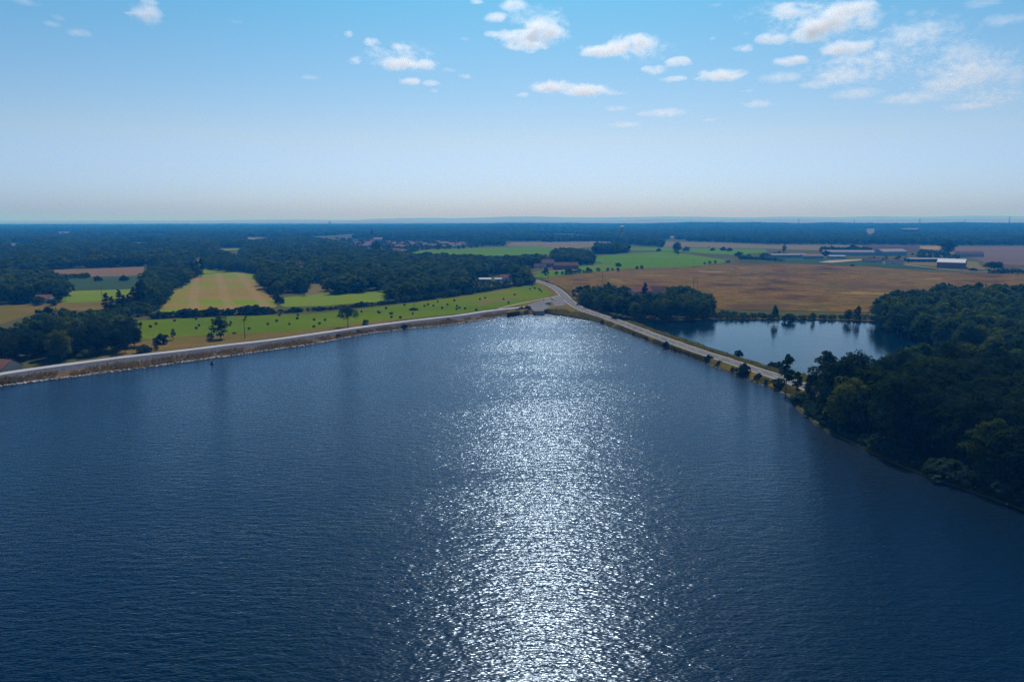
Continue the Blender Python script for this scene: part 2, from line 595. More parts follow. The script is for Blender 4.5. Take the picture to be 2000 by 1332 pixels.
# ------------------------------------------------------------------ shorelines and roads, from the photograph
DAM_EDGE = gl([(0, 754), (50, 748), (100, 742), (180, 732.5), (250, 723.6), (320, 713.5), (389, 704), (450, 696), (500, 688.5), (550, 681.5), (600, 675), (650, 665.5), (700, 655), (750, 648.5),
               (800, 642.5), (850, 638), (900, 632.5), (940, 625.5), (972, 619.5), (1005, 615.5), (1036, 613.5), (1064, 613.5)], 0)
DAM_EDGE = [Vector((-236, 40, 0)), Vector((-226, 110, 0)), Vector((-210, 175, 0))] + DAM_EDGE
CAUS_EDGE = gl([(1064, 613.5), (1090, 615.5), (1114, 618.5), (1142, 624), (1169, 630.5), (1197, 641), (1225, 651), (1260, 665), (1300, 681), (1340, 695), (1378, 709), (1411, 722),
                (1444, 736), (1490, 752), (1530, 767)], 0)
SHORE_R = gl([(1530, 767), (1550, 790), (1595, 832), (1645, 858), (1700, 883), (1740, 903), (1775, 919), (1835, 940), (1910, 967), (2000, 995), (2090, 1035)], 0) + \
    [Vector((140, 92, 0)), Vector((170, 40, 0)), Vector((190, -100, 0)), Vector((160, -420, 0))]
PATH_C = [Vector((-246.5, 40, 2.5)), Vector((-236.5, 110, 2.5)), Vector((-220, 178, 2.5))] + \
    gl([(0, 729.5), (111, 714), (180, 705), (250, 696), (320, 688.5), (389, 680.5), (450, 672.5), (500, 667.5), (550, 661), (600, 654), (700, 639.5), (800, 626.5), (860, 620), (900, 615.5), (940, 609), (967, 605.5), (1000, 602), (1036, 599)], 2.5)
ROAD_C = gl([(1015, 536), (1030, 540.5), (1048, 545.5), (1061, 550.5), (1075, 556), (1086, 563), (1094, 570), (1102, 578), (1108, 585), (1118, 593.5), (1132, 602), (1150, 609.5), (1175, 617), (1203, 626.5), (1237, 639.5), (1272, 653),
             (1311, 667.5), (1365, 686), (1422, 704.5), (1475, 722), (1522, 737), (1560, 750), (1620, 775)], 2.2)
POND = gl([(1236, 628), (1300, 626.5), (1392, 625), (1440, 625), (1500, 625), (1560, 624.5), (1644, 626.5), (1680, 628), (1717, 629.5), (1736, 637), (1764, 645), (1805, 655), (1850, 672), (1900, 690), (1940, 708),
           (1900, 722), (1820, 729), (1720, 732), (1640, 733), (1570, 734), (1525, 724), (1478, 712), (1408, 688.5), (1347, 667.5), (1292, 650), (1262, 639)], 0)

lake_poly = [Vector(p) for p in smooth_line(DAM_EDGE, 4)] + [Vector(p) for p in smooth_line(CAUS_EDGE, 4)[1:]] + \
    [Vector(p) for p in smooth_line(SHORE_R, 4)[1:]] + [Vector((-120, -460, 0)), Vector((-330, -300, 0)), Vector((-300, -60, 0))]
pond_poly = [Vector(p) for p in resample(POND + [POND[0]], 4)][:-1]

# ------------------------------------------------------------------ ground, water, far hills
def build_ground():
    pts, edges = [], []
    def ring(poly):
        k = len(pts)
        for p in poly:
            pts.append(Vector((p.x, p.y)))
        n = len(poly)
        edges.extend((k + i, k + (i + 1) % n) for i in range(n))
        return range(k, k + n)
    r1, r2 = ring(lake_poly), ring(pond_poly)
    lp, pp = np.array([(p.x, p.y) for p in lake_poly]), np.array([(p.x, p.y) for p in pond_poly])
    gpnt = []
    Dk = np.geomspace(60, 25500, 62)
    for i, D in enumerate(Dk):
        for a in np.r_[np.linspace(-60, 60, 97), np.linspace(67, 293, 30)]:
            t = R(a + (.6 if i % 2 else 0))
            gpnt.append((math.sin(t) * D, math.cos(t) * D))
    gpnt = np.array(gpnt)
    keep = ~(inside(gpnt[:, 0], gpnt[:, 1], lp) | inside(gpnt[:, 0], gpnt[:, 1], pp))
    for x, y in gpnt[keep]:
        pts.append(Vector((x, y)))
    v, e, f, *_ = delaunay_2d_cdt(pts, edges, [], 0, 1e-4)
    C = np.array([np.mean([v[i] for i in t], axis=0) for t in f])
    out = ~(inside(C[:, 0], C[:, 1], lp) | inside(C[:, 0], C[:, 1], pp))
    F = []
    for t, k in zip(f, out):
        if k:
            a, b, c = (v[i] for i in t[:3])
            F.append(list(t) if (b - a).cross(c - a) > 0 else list(t)[::-1])
    V = [(p.x, p.y, terrain(p.x, p.y)) for p in v]
    # skirt down into the water along both shores
    for poly in (lake_poly, pond_poly):
        k = len(V)
        n = len(poly)
        V += [(p.x, p.y, .4) for p in poly] + [(p.x, p.y, -1.5) for p in poly]
        F += [(k + i, k + (i + 1) % n, k + n + (i + 1) % n, k + n + i) for i in range(n)]
    obj('ground', V, F, M['ground'], None, False, 'structure')
build_ground()

def water(name, poly, m):
    o = poly_sheet(name, poly, m, 0)
    return o
water('lake_water', lake_poly, M['lake'])
water('pond_water', pond_poly, M['pond'])

def hills(name, D, prof, depth, seed):
    """a real ridge: crest heights from the skyline, sloping to the plain in front and behind"""
    us = np.linspace(-250, 2250, 240)
    vs = np.interp(us, [p[0] for p in prof], [p[1] for p in prof])
    V, rows = [], 7
    for j in range(rows):
        t = j / (rows - 1)
        for u, v in zip(us, vs):
            d = ray(u, v)
            x, y = d.x * D / d.y, D
            z = CAM_H + d.z / d.y * D
            z += 6 * noise.fractal(Vector((x / 900, seed, 0)), 1, 2, 4)
            q = math.sin(math.pi * min(1, t / .9)) ** .8 if t < .9 else 0
            yy = y + (t - .45) * depth
            k = yy / y
            V.append((x * k, yy, max(-.5, z * q + (1 - q) * -.5 + (8 * noise.noise(Vector((x / 700, yy / 700, seed))) if 0 < q < .98 else 0))))
    n = len(us)
    F = [(j * n + i, j * n + i + 1, (j + 1) * n + i + 1, (j + 1) * n + i) for j in range(rows - 1) for i in range(n - 1)]
    return obj(name, V, F, M['hills'], None, True, 'structure')
hills('hills', 21500, [(-250, 431.5), (380, 431), (560, 429), (690, 430), (740, 427.5), (830, 425.5), (880, 426.5), (940, 425), (1000, 423), (1060, 423), (1110, 424.5), (1170, 425), (1240, 424), (1310, 423), (1380, 423.8),
                     (1460, 425), (1540, 423), (1640, 424.5), (1700, 422.5), (1800, 423.5), (1900, 421), (2000, 422.5), (2250, 422)], 5000, 1)
hills('hills', 13500, [(-250, 435), (300, 435.5), (600, 433.5), (760, 432), (900, 433.5), (1050, 431), (1150, 432.5), (1280, 428.5), (1400, 430), (1520, 428), (1650, 430), (1760, 428.5), (1880, 427), (2000, 428.5), (2250, 428)], 3600, 2)

# ------------------------------------------------------------------ fields
FIELDS = [
    ('hay_field', 'hay', [(222, 632), (278, 626), (400, 620.5), (500, 617), (600, 614), (700, 604.5), (800, 592.5), (900, 579.5), (960, 570), (1022, 559), (1062, 556), (1078, 564), (1088, 574), (1060, 586), (1000, 599), (967, 603.5), (940, 607), (900, 612.5),
                          (800, 622.5), (700, 635.5), (600, 650), (500, 650), (400, 654), (330, 660), (272, 664), (240, 668)]),
    ('dry_patch', 'dry', [(925, 595), (945, 589.5), (975, 585), (1000, 582.5), (1012, 585), (985, 588.5), (960, 592), (940, 596.5)]),
    ('dry_verge', 'verge', [(262, 668), (330, 660.3), (400, 654.3), (500, 650.3), (600, 644), (700, 632), (760, 625), (800, 622), (740, 633), (600, 652), (500, 665), (389, 678), (300, 688), (230, 697), (190, 700), (200, 690)]),
    ('stubble_field', 'stubble', [(303, 617.5), (322, 595), (344, 559), (352, 553), (380, 544), (392, 537), (430, 533.5), (472, 531.5), (503, 536), (511, 561), (528, 580), (544, 592), (537, 601), (461, 608), (400, 611), (350, 614)]),
    ('small_meadow', 'meadow', [(556, 581), (600, 577), (642, 572.5), (700, 569), (756, 567.5), (758, 578), (747, 589.5), (690, 593), (636, 597.5), (556, 600), (544, 594), (548, 588)]),
    ('dry_patch', 'dry', [(596, 578), (600, 556), (639, 555), (636, 566), (630, 574.5)]),
    ('rust_field', 'rust', [(78, 531), (83, 528.5), (180, 525), (281, 521.5), (279, 538), (225, 540.5), (178, 541), (120, 536)]),
    ('dark_meadow', 'darkfield', [(118, 543), (178, 541.3), (283, 538.5), (300, 545), (290, 556), (256, 565), (180, 567.5), (128, 569)]),
    ('bright_meadow', 'meadow', [(128, 569.3), (180, 567.8), (256, 565.3), (262, 572), (250, 580), (194, 589), (119, 593), (122, 585)]),
    ('rough_meadow', 'verge', [(-60, 602), (0, 598), (119, 593.3), (194, 589.3), (215, 592), (200, 604), (172, 608), (97, 608), (40, 622), (-60, 655)]),
    ('far_meadow', 'meadow', [(384, 525), (388, 519), (436, 518), (440, 532), (392, 536)]),
    ('far_meadow', 'meadow', [(376, 514), (380, 509), (397, 508), (400, 516)]),
    ('dry_grassland', 'tan', [(1068, 548), (1061, 544), (1125, 536), (1217, 526.5), (1300, 524), (1356, 522), (1400, 516), (1450, 512.5), (1560, 515), (1640, 518), (1700, 521), (1794, 531), (1900, 535), (2000, 536.5), (2300, 538), (2300, 600), (2000, 600), (1760, 612), (1700, 612), (1540, 607), (1392, 604.5),
                              (1340, 606), (1220, 606), (1130, 592), (1110, 578), (1095, 566), (1082, 556)]),
    ('green_field', 'crop', [(1042, 541), (1050, 534), (1080, 531), (1110, 526), (1142, 516), (1158, 501.5), (1230, 496), (1300, 492), (1345, 497.5), (1436, 511), (1400, 515.5), (1356, 521.5), (1300, 523.5), (1217, 526), (1125, 535.5), (1060, 543.5)]),
    ('dry_strip', 'dry', [(1140, 524), (1158, 520.5), (1190, 519), (1204, 520), (1180, 522), (1150, 525)]),
    ('village_field', 'crop', [(800, 494), (828, 489), (900, 485.5), (1022, 483), (1058, 483), (1085, 487), (1085, 497), (1000, 505), (930, 505), (860, 503)]),
    ('pale_field', 'pale', [(990, 482), (998, 474), (1080, 473), (1161, 472), (1190, 474), (1160, 482), (1100, 488), (1060, 483)]),
    ('pale_field', 'pale', [(1290, 483), (1296, 473), (1400, 474.5), (1505, 479), (1600, 479), (1680, 480), (1690, 486), (1600, 490), (1494, 486.5), (1400, 484.5)]),
    ('upper_green_field', 'crop', [(1210, 489), (1230, 484), (1295, 484), (1400, 485.5), (1494, 487.5), (1500, 493), (1440, 499), (1380, 496), (1345, 493), (1310, 491)]),
    ('ploughed_field', 'brown', [(1690, 487), (1690, 480.5), (1794, 480.5), (1792, 491), (1760, 494)]),
    ('golden_field', 'gold', [(1796, 498), (1797, 481), (1838, 481), (1846, 495), (1830, 499)]),
    ('mauve_field', 'mauve', [(1850, 497), (1860, 481.5), (1920, 482), (2000, 482.5), (2350, 483), (2350, 520), (2000, 519.5), (1930, 516), (1900, 505)]),
    ('farm_yard', 'dry', [(1760, 517), (1810, 520), (1880, 526), (1930, 528), (1915, 521), (1910, 512), (1830, 508), (1770, 511)]),
    ('farm_lawn', 'darkfield', [(1440, 513.5), (1480, 504), (1600, 504), (1720, 508), (1790, 520), (1830, 527), (1700, 521), (1560, 515)]),
    ('farm_yard', 'dirt', [(1598, 513), (1620, 509.5), (1680, 507), (1688, 508.5), (1655, 511.5), (1625, 514)]),
]
for k, (nm, mk, px) in enumerate(FIELDS):
    poly_sheet(nm, gl(px), M[mk], .45 + .02 * k)

# ------------------------------------------------------------------ dam, track, causeway, road
NP = 260
edge_d = resample(smooth_line(DAM_EDGE, 4), n=NP)
path_d = resample(smooth_line(PATH_C, 4), n=NP)
# match by nearest arc position: take, for every track point, the closest shore point
def closest(P, Q):
    Qd = resample(Q, n=3000)
    i = np.argmin(((P[:, None, :2] - Qd[None, :, :2]) ** 2).sum(2), 1)
    return Qd[i]
edge_m = closest(path_d, edge_d)
PW = 2.4
near_d, far_d = offset(path_d, -PW), offset(path_d, PW)
toe = offset(path_d, PW + 5)
toe[:, 2] = .3
shoulder_f = offset(path_d, PW + .7)
shoulder_f[:, 2] = 2.42
shoulder_n = offset(path_d, -PW - .5)
shoulder_n[:, 2] = 2.40
low = edge_m.copy()
low[:, 2] = -.5
low[:, :2] -= (near_d[:, :2] - edge_m[:, :2]) * .15
stone_hi = shoulder_n * .60 + edge_m * .40
stone_lo = shoulder_n * .28 + edge_m * .72
strip('dam_track', [near_d + (0, 0, .02), far_d + (0, 0, .02)], M['gravel'])
strip('dam_embankment', [shoulder_n, near_d, far_d, shoulder_f, toe], M['verge'])
strip('stone_facing', [shoulder_n + (0, 0, .005), stone_hi], M['riprap'], jitter=.0)
strip('dam_embankment', [stone_hi, stone_lo, edge_m + (0, 0, .12), low], M['bank'])

road = smooth_line(ROAD_C, 3, 4)
dist_r = np.r_[0, np.cumsum(np.linalg.norm(np.diff(road[:, :2], axis=0), axis=1))]
n_r = len(road)
yy = road[:, 1]
road[:, 2] = 2.2 - 1.5 * np.clip((yy - 540) / 150, 0, 1)
RW = 3.3
rl, rr = offset(road, RW), offset(road, -RW)       # direction runs towards the camera: left of it = east
strip('road', [rl + (0, 0, .03), rr + (0, 0, .03)], M['asphalt'])
for off_, nm in ((RW - .25, 'road_marking'), (-RW + .25, 'road_marking')):
    strip(nm, [offset(road, off_ + .11) + (0, 0, .045), offset(road, off_ - .11) + (0, 0, .045)], M['paint'])
bd = B()
s_ = 0
cen = resample(road, 1.0)
for i in range(0, len(cen) - 4, 9):
    seg = cen[i:i + 4]
    a, b = offset(seg, .07) + (0, 0, .045), offset(seg, -.07) + (0, 0, .045)
    V = np.r_[a, b]
    bd.add(V, [(k, k + 1, len(seg) + k + 1, len(seg) + k) for k in range(len(seg) - 1)])
bd.obj('road_marking', M['paint'], None, False, 'structure')
# shoulders and banks
vl, vr = offset(road, RW + 1.3), offset(road, -RW - 1.3)
vl[:, 2] -= .08
vr[:, 2] -= .08
on_dam = (yy < 470)
i0 = int(np.argmax(yy < 428))
sub = slice(i0, n_r)
lake_e = closest(road[sub], np.array(smooth_line(CAUS_EDGE, 4)))
# west bank (lake side) down to the water
mid = vr[sub] * .45 + lake_e * .55
mid[:, 2] = .9
lo = lake_e.copy()
lo[:, 2] = -.5
strip('causeway_embankment', [rr[sub], vr[sub], mid, lake_e + (0, 0, .15), lo - (.6, .3, 0)], M['verge'])
i1 = int(np.argmax(yy < 392))
subp = slice(i1, n_r)
pe = resample([POND[0], POND[-1], POND[-2], POND[-3], POND[-4], POND[-5], POND[-6], POND[-7]], n=400)
pond_e = closest(road[subp], pe)
midp = vl[subp] * .5 + pond_e * .5
midp[:, 2] = .9
lop = pond_e.copy()
lop[:, 2] = -.5
strip('causeway_embankment', [rl[subp], vl[subp], midp, pond_e + (0, 0, .15), lop + (.6, .3, 0)], M['verge'])
# road verges on dry land
subn = slice(0, i1 + 1)
tl = offset(road, RW + 5)
tl[:, 2] = .35
strip('road_verge', [rl[subn], vl[subn], tl[subn]], M['verge'])
subn = slice(0, i0 + 1)
tr_ = offset(road, -RW - 5)
tr_[:, 2] = .35
strip('road_verge', [rr[subn], vr[subn], tr_[subn]], M['verge'])
# car park apron and slipway
ap = gl([(1000, 603.5), (1030, 596.5), (1046, 590), (1062, 585.5), (1080, 580), (1095, 577.5), (1099, 583), (1106, 593), (1100, 597.5), (1086, 599), (1078, 601), (1066, 604), (1060, 609), (1044, 609), (1034, 602)], 2.25)
poly_sheet('car_park', ap, M['apron'], 2.30)
poly_sheet('grass_island', gl([(1069, 596), (1073, 590), (1077, 588.5), (1081, 592), (1083, 597.5), (1078, 599.5), (1072, 598.5)], 2.3), M['dry'], 2.34)
strip('slipway', [np.array([gp(1043, 608, 2.5), gp(1061, 608, 2.5)]) + (0, 0, .13), np.array([gp(1042, 612.5, .5), gp(1064, 612.5, .5)]), np.array([gp(1041, 617, -.6), gp(1066, 617, -.6)])], M['concrete'])
HEAD_N = np.array(gl([(990, 612), (1030, 606.5), (1066, 605), (1090, 605), (1110, 607), (1130, 613)], 2.1))
strip('dam_head', [HEAD_N, np.array(gl([(990, 602), (1030, 592), (1078, 577), (1096, 577), (1108, 592), (1128, 604)], 2.1))], M['verge'])
strip('dam_head', [HEAD_N, np.array(gl([(990, 618), (1030, 614), (1066, 613.4), (1090, 615), (1110, 618), (1132, 622)], .2)), np.array(gl([(990, 622), (1030, 617), (1066, 617), (1090, 618.5), (1110, 622), (1132, 626)], -.6))], M['bank'])
dt = smooth_line(gl([(1094, 577), (1075, 581), (1050, 586.5), (1020, 592), (990, 599), (972, 603)], 2.3), 3)
strip('dirt_track', [offset(dt, 1.2) + (0, 0, .06), offset(dt, -1.2) + (0, 0, .06)], M['dirt'])
ft = smooth_line(gl([(1040, 533), (1060, 531), (1085, 529.5), (1112, 528), (1125, 527)], .9), 4)
strip('farm_lane', [offset(ft, 2), offset(ft, -2)], M['dirt'])
fl = smooth_line(gl([(1700, 509), (1760, 516), (1810, 522), (1860, 527), (1900, 530), (1960, 533), (2060, 535)], .95), 4)
strip('farm_lane', [offset(fl, 2.2), offset(fl, -2.2)], M['dirt'])
# shore of soil below the wood
sr = smooth_line(SHORE_R[:-3], 3)
sr = sr + nrg.normal(0, .25, sr.shape) * (1, 1, 0)
a, b, c = offset(sr, -.8), sr.copy(), offset(sr, 2.6)
if np.mean(c[:, 0]) < np.mean(sr[:, 0]):
    a, c = offset(sr, .8), offset(sr, -2.6)
a[:, 2], b[:, 2], c[:, 2] = -.4, .14, .7
strip('lake_shore', [a, b, c], M['soil'])

# ------------------------------------------------------------------ stones and dry grass on the banks
def merged(base_v, base_f, pos, scl, rot):
    """many copies of one small shape in one mesh: pos (n,3), scl (n,3), rot (n,) about z"""
    n, k = len(pos), len(base_v)
    c, s = np.cos(rot)[:, None], np.sin(rot)[:, None]
    P = base_v[None] * scl[:, None, :]
    X = P[..., 0] * c - P[..., 1] * s
    Y = P[..., 0] * s + P[..., 1] * c
    V = np.stack([X, Y, P[..., 2]], 2) + pos[:, None, :]
    F = base_f[None] + (np.arange(n) * k)[:, None, None]
    return V.reshape(-1, 3), F.reshape(-1, base_f.shape[1])

bm = bmesh.new()
bmesh.ops.create_icosphere(bm, subdivisions=1, radius=1)
for v in bm.verts:
    v.co *= 1 + .35 * noise.noise(v.co * 2.3)
ICO_V = np.array([v.co for v in bm.verts])
ICO_F = np.array([[v.index for v in f.verts] for f in bm.faces])
bm.free()

def rocks(name, line_a, line_b, n, smin, smax):
    t = nrg.integers(0, len(line_a), n)
    q = nrg.random(n)[:, None]
    P = line_a[t] * (1 - q) + line_b[t] * q
    P[:, :2] += nrg.normal(0, .5, (n, 2))
    s = nrg.uniform(smin, smax, n)
    sc = np.stack([s, s * nrg.uniform(.6, 1, n), s * nrg.uniform(.4, .75, n)], 1)
    V, F = merged(ICO_V, ICO_F, P, sc, nrg.uniform(0, 6.3, n))
    return big_obj(name, V, F, M['rock'], 'stuff')
rocks('rubble', edge_m + (0, 0, .10), edge_m * .72 + stone_lo * .28, 4200, .22, .72)
rocks('rubble', edge_m, stone_hi, 900, .15, .4)
rocks('rubble', np.array(sr) + (0, 0, .1), c, 110, .15, .40)
rocks('rubble', lake_e + (0, 0, .05), lake_e * .8 + mid * .2, 900, .12, .35)

TUFT_V, TUFT_F = [], []
for k in range(7):
    a_ = k * 2.4
    r0, r1 = .10, .45
    base = np.array([math.cos(a_) * r0, math.sin(a_) * r0, -.1])
    side = np.array([-math.sin(a_), math.cos(a_), 0]) * .11
    tip = np.array([math.cos(a_) * r1, math.sin(a_) * r1, .75 + .3 * ((k * 7) % 3)])
    j = len(TUFT_V)
    TUFT_V += [base - side, base + side, tip + side * .3, tip - side * .3]
    TUFT_F.append((j, j + 1, j + 2, j + 3))
TUFT_V, TUFT_F = np.array(TUFT_V), np.array(TUFT_F)
def tufts(name, a, b, n, s, m):
    t = nrg.integers(0, len(a) - 1, n)
    q = nrg.random(n)[:, None]
    f = nrg.random(n)[:, None]
    A = a[t] * (1 - f) + a[t + 1] * f
    Bq = b[t] * (1 - f) + b[t + 1] * f
    P = A * (1 - q) + Bq * q
    cl = np.array([noise.noise(Vector((p[0] / 9, p[1] / 9, 1))) for p in P])
    keep = cl > -.22
    P, cl = P[keep], cl[keep]
    k = len(P)
    sc = (s * nrg.uniform(.5, 1.2, k) * (1 + .6 * cl))[:, None] * np.ones(3)
    V, F = merged(TUFT_V, TUFT_F, P, sc, nrg.uniform(0, 6.3, k))
    return big_obj(name, V, F, m, 'stuff')
tufts('dry_grass', stone_hi, edge_m * .75 + stone_lo * .25, 9000, .85, M['tuft'])
tufts('dry_grass', far_d + (0, 0, 0), toe, 5000, .55, M['tuft_green'])
tufts('dry_grass', vr[sub] * .9 + mid * .1, lake_e, 6000, .5, M['tuft_green'])
tufts('dry_grass', vl[subp], pond_e, 7000, .75, M['tuft_green'])
tufts('dry_grass', vl[subn][:i1], tl[subn][:i1], 2500, .6, M['tuft_green'])
tufts('dry_grass', np.array(gl([(990, 613), (1032, 607)], 2.0)), np.array(gl([(990, 618), (1032, 613)], .3)), 500, 1.0, M['tuft_green'])
tufts('dry_grass', np.array(gl([(1064, 606), (1110, 606), (1150, 616)], 2.3)), np.array(gl([(1066, 612), (1110, 618), (1150, 625)], .3)), 900, 1.0, M['tuft_green'])

# ------------------------------------------------------------------ foliage prototypes
def crown_mesh(name, seed, rx, z0, z1, clumps, per, leaf, m, profile='round', tilt=.35, fill=.15, flip=-.86):
    """leaf-sized faces on many irregular clumps spread through the crown's volume"""
    g = np.random.default_rng(seed)
    zc, rz = (z0 + z1) / 2, (z1 - z0) / 2
    ii = np.arange(clumps) + .5
    zz_ = 1 - 2 * ii / clumps
    th_ = ii * 2.39996 + g.uniform(0, 6)
    d = np.stack([np.sqrt(1 - zz_ ** 2) * np.cos(th_), np.sqrt(1 - zz_ ** 2) * np.sin(th_), zz_], 1) + g.normal(0, .22, (clumps, 3))
    d /= np.linalg.norm(d, axis=1)[:, None]
    d[:, 2] = np.where(d[:, 2] < flip, -d[:, 2], d[:, 2])
    rad = g.uniform(.45, .88, clumps)
    wob = 1 + .22 * np.sin(np.arctan2(d[:, 1], d[:, 0]) * 2 + g.uniform(0, 6)) + .15 * np.sin(np.arctan2(d[:, 1], d[:, 0]) * 3 + g.uniform(0, 6))
    C = d * rad[:, None]
    if profile == 'round':
        hx = rx * wob
    elif profile == 'column':
        hx = rx * (1 - .45 * np.clip(C[:, 2], 0, 1)) * np.ones(clumps)
    elif profile == 'cone':
        hx = rx * np.clip(.62 - .55 * C[:, 2], .08, 1.1)
    elif profile == 'umbrella':
        hx = rx * wob * np.where(C[:, 2] > -.1, 1.05, .8)
    P = np.stack([C[:, 0] * hx, C[:, 1] * hx, zc + C[:, 2] * rz * np.where(C[:, 2] < 0, 1.18, 1.0)], 1)
    cr_ = rx * g.uniform(.24, .44, clumps)
    if profile in ('column', 'cone'):
        cr_ = np.maximum(rx * .22, .5 * hx * g.uniform(.7, 1.1, clumps))
    n = clumps * per
    ci = np.repeat(np.arange(clumps), per)
    q = g.normal(size=(n, 3))
    q /= np.linalg.norm(q, axis=1)[:, None]
    q[:, 2] = np.where(q[:, 2] < -.35, -q[:, 2], q[:, 2])
    sq = np.where(g.random(n) < fill, g.uniform(.2, .8, n), g.uniform(.82, 1.12, n))
    pos = P[ci] + q * (cr_[ci] * sq)[:, None] * (1, 1, .8)
    nr = q + g.normal(0, tilt, (n, 3)) + (0, 0, .25)
    nr /= np.linalg.norm(nr, axis=1)[:, None]
    t = np.cross(nr, g.normal(size=(n, 3)))
    t /= np.linalg.norm(t, axis=1)[:, None] + 1e-9
    b = np.cross(nr, t)
    s = leaf * g.uniform(.6, 1.3, n)[:, None]
    bend = nr * s * .25
    V = np.stack([pos - t * s, pos - b * s * .7 - bend, pos + t * s, pos + b * s * .7 - bend], 1).reshape(-1, 3)
    V[:, 2] = np.maximum(V[:, 2], .12)
    F = np.arange(4 * n).reshape(n, 4)
    me = bpy.data.meshes.new(name)
    me.vertices.add(len(V))
    me.vertices.foreach_set('co', V.astype(np.float32).ravel())
    me.loops.add(F.size)
    me.loops.foreach_set('vertex_index', F.astype(np.int32).ravel())
    me.polygons.add(n)
    me.polygons.foreach_set('loop_start', np.arange(0, F.size, 4, dtype=np.int32))
    me.polygons.foreach_set('loop_total', np.full(n, 4, np.int32))
    me.update(calc_edges=True)
    me.materials.append(m)
    return me, P

def trunk_mesh(name, h, r, P, limbs=5, seed=0):
    g = random.Random(seed)
    b = B()
    b.tube([(0, 0, -.4), (.1, .05, h * .35), (-.05, .1, h * .75)], [r, r * .75, r * .4], 7)
    for p in list(P)[:limbs]:
        z = h * g.uniform(.3, .65)
        b.tube([(0, 0, z), (p[0] * .5, p[1] * .5, (z + p[2]) / 2), tuple(p)], [r * .45, r * .3, r * .1], 5, False)
    me = bpy.data.meshes.new(name)
    me.from_pydata(b.V, [], b.F)
    me.materials.append(M['bark'])
    return me

TREE = {}
def proto(key, seed, rx, z0, h, clumps, per, leaf, m, profile='round', tr=.28, **kw):
    me, P = crown_mesh('crown', seed, rx, z0, h, clumps, per, leaf, m, profile, **kw)
    TREE[key] = (me, trunk_mesh('trunk', h, tr, P, 5, seed), h, rx)
for i in range(6):
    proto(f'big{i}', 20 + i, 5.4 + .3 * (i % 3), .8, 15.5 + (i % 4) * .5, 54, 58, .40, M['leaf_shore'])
proto('yellow', 40, 6.4, 1.0, 16, 64, 62, .40, M['leaf_yellow'])
proto('slim', 41, 2.3, 2.0, 14, 26, 62, .34, M['leaf'], 'column', .2)
proto('open', 42, 3.6, 2.0, 17, 28, 72, .36, M['leaf'], 'column', .22, fill=.0)
for i in range(4):
    proto(f'mid{i}', 50 + i, 5.0, 1.2, 13.0, 38, 30, .62, M['leaf'], fill=.1)
proto('dark', 58, 5.2, .6, 13.5, 40, 34, .6, M['leaf_dark'])
proto('poplar', 60, 2.7, -.5, 19, 40, 26, .55, M['leaf_dark'], 'column', .25)
proto('conifer', 61, 3.6, .4, 12, 34, 26, .5, M['leaf_dark'], 'cone', .22)
proto('lone', 62, 5.4, 2.8, 11.5, 48, 44, .34, M['leaf'], 'round', .26, flip=-.5)
proto('twin', 63, 4.3, -1.0, 11.5, 36, 50, .34, M['leaf_dark'], 'round', .25)
proto('bush0', 64, 1.5, -.6, 2.8, 14, 40, .24, M['leaf'], tr=.08)
proto('bush1', 65, 1.9, -.6, 2.4, 16, 40, .26, M['leaf_dark'], tr=.08)
proto('umbrella', 66, 7.0, 3.2, 9.5, 30, 34, .75, M['leaf_dark'], 'umbrella', .35)
proto('oak', 67, 8.5, 1.0, 16.0, 46, 34, .8, M['leaf'], 'round', .4)

def place(name, key, x, y, z, sc, rz, label, cat, group=None, sxy=None):
    t = thing(name, (x, y, z), rz, label, cat, group)
    k = sxy or sc
    t.scale = (k, k, sc)
    for nm, me in (('trunk', TREE[key][1]), ('crown', TREE[key][0])):
        o = bpy.data.objects.new(nm, me)
        COL.objects.link(o)
        o.parent = t
    return t

def scatter(poly, s, seed, jit=.38):
    g = np.random.default_rng(seed)
    A = np.array([(p[0], p[1]) for p in poly])
    (x0, y0), (x1, y1) = A.min(0), A.max(0)
    xs, ys = np.arange(x0, x1 + s, s), np.arange(y0, y1 + s, s * .9)
    X, Y = np.meshgrid(xs, ys)
    X = X + (np.arange(len(ys)) % 2 * s / 2)[:, None]
    X = (X + g.uniform(-jit, jit, X.shape) * s).ravel()
    Y = (Y + g.uniform(-jit, jit, Y.shape) * s).ravel()
    k = inside(X, Y, A)
    return np.stack([X[k], Y[k]], 1)

STUFF_PTS = []                                        # (x, y, z, scale_xy, scale_z) of trees too many or too small to be things

def grove(poly, s, seed, keys, label, group, hmin, hmax, limit=999, name='broadleaf_tree', cat='tree', avoid=(), margin=90, hf=None, lf=None):
    """the nearest trees in view become things, the others join the woodland mass"""
    P = scatter(poly, s, seed)
    P = P[np.argsort(np.hypot(P[:, 0], P[:, 1]))]
    g = random.Random(seed)
    n = 0
    for x, y in P:
        if any(math.hypot(x - a, y - b) < r for a, b, r in avoid):
            continue
        key = g.choice(keys)
        k = g.uniform(hmin, hmax) / TREE[key][2]
        u, v = proj(x, y, 8)
        ub, vb = proj(x, y, 0)
        if hf:
            f_ = hf(x, y, ub, vb)
            if f_ <= 0:
                continue
            k *= f_
        if n < limit and -margin < u < 2000 + margin:
            place(name, key, x, y, .35, k, g.uniform(0, 6.3), lf(x, y, ub, vb, n) if lf else label, cat, group, k * g.uniform(.85, 1.15))
            n += 1
        else:
            STUFF_PTS.append((x, y, .35, k * .95 * 13 / 13, k))
    return n

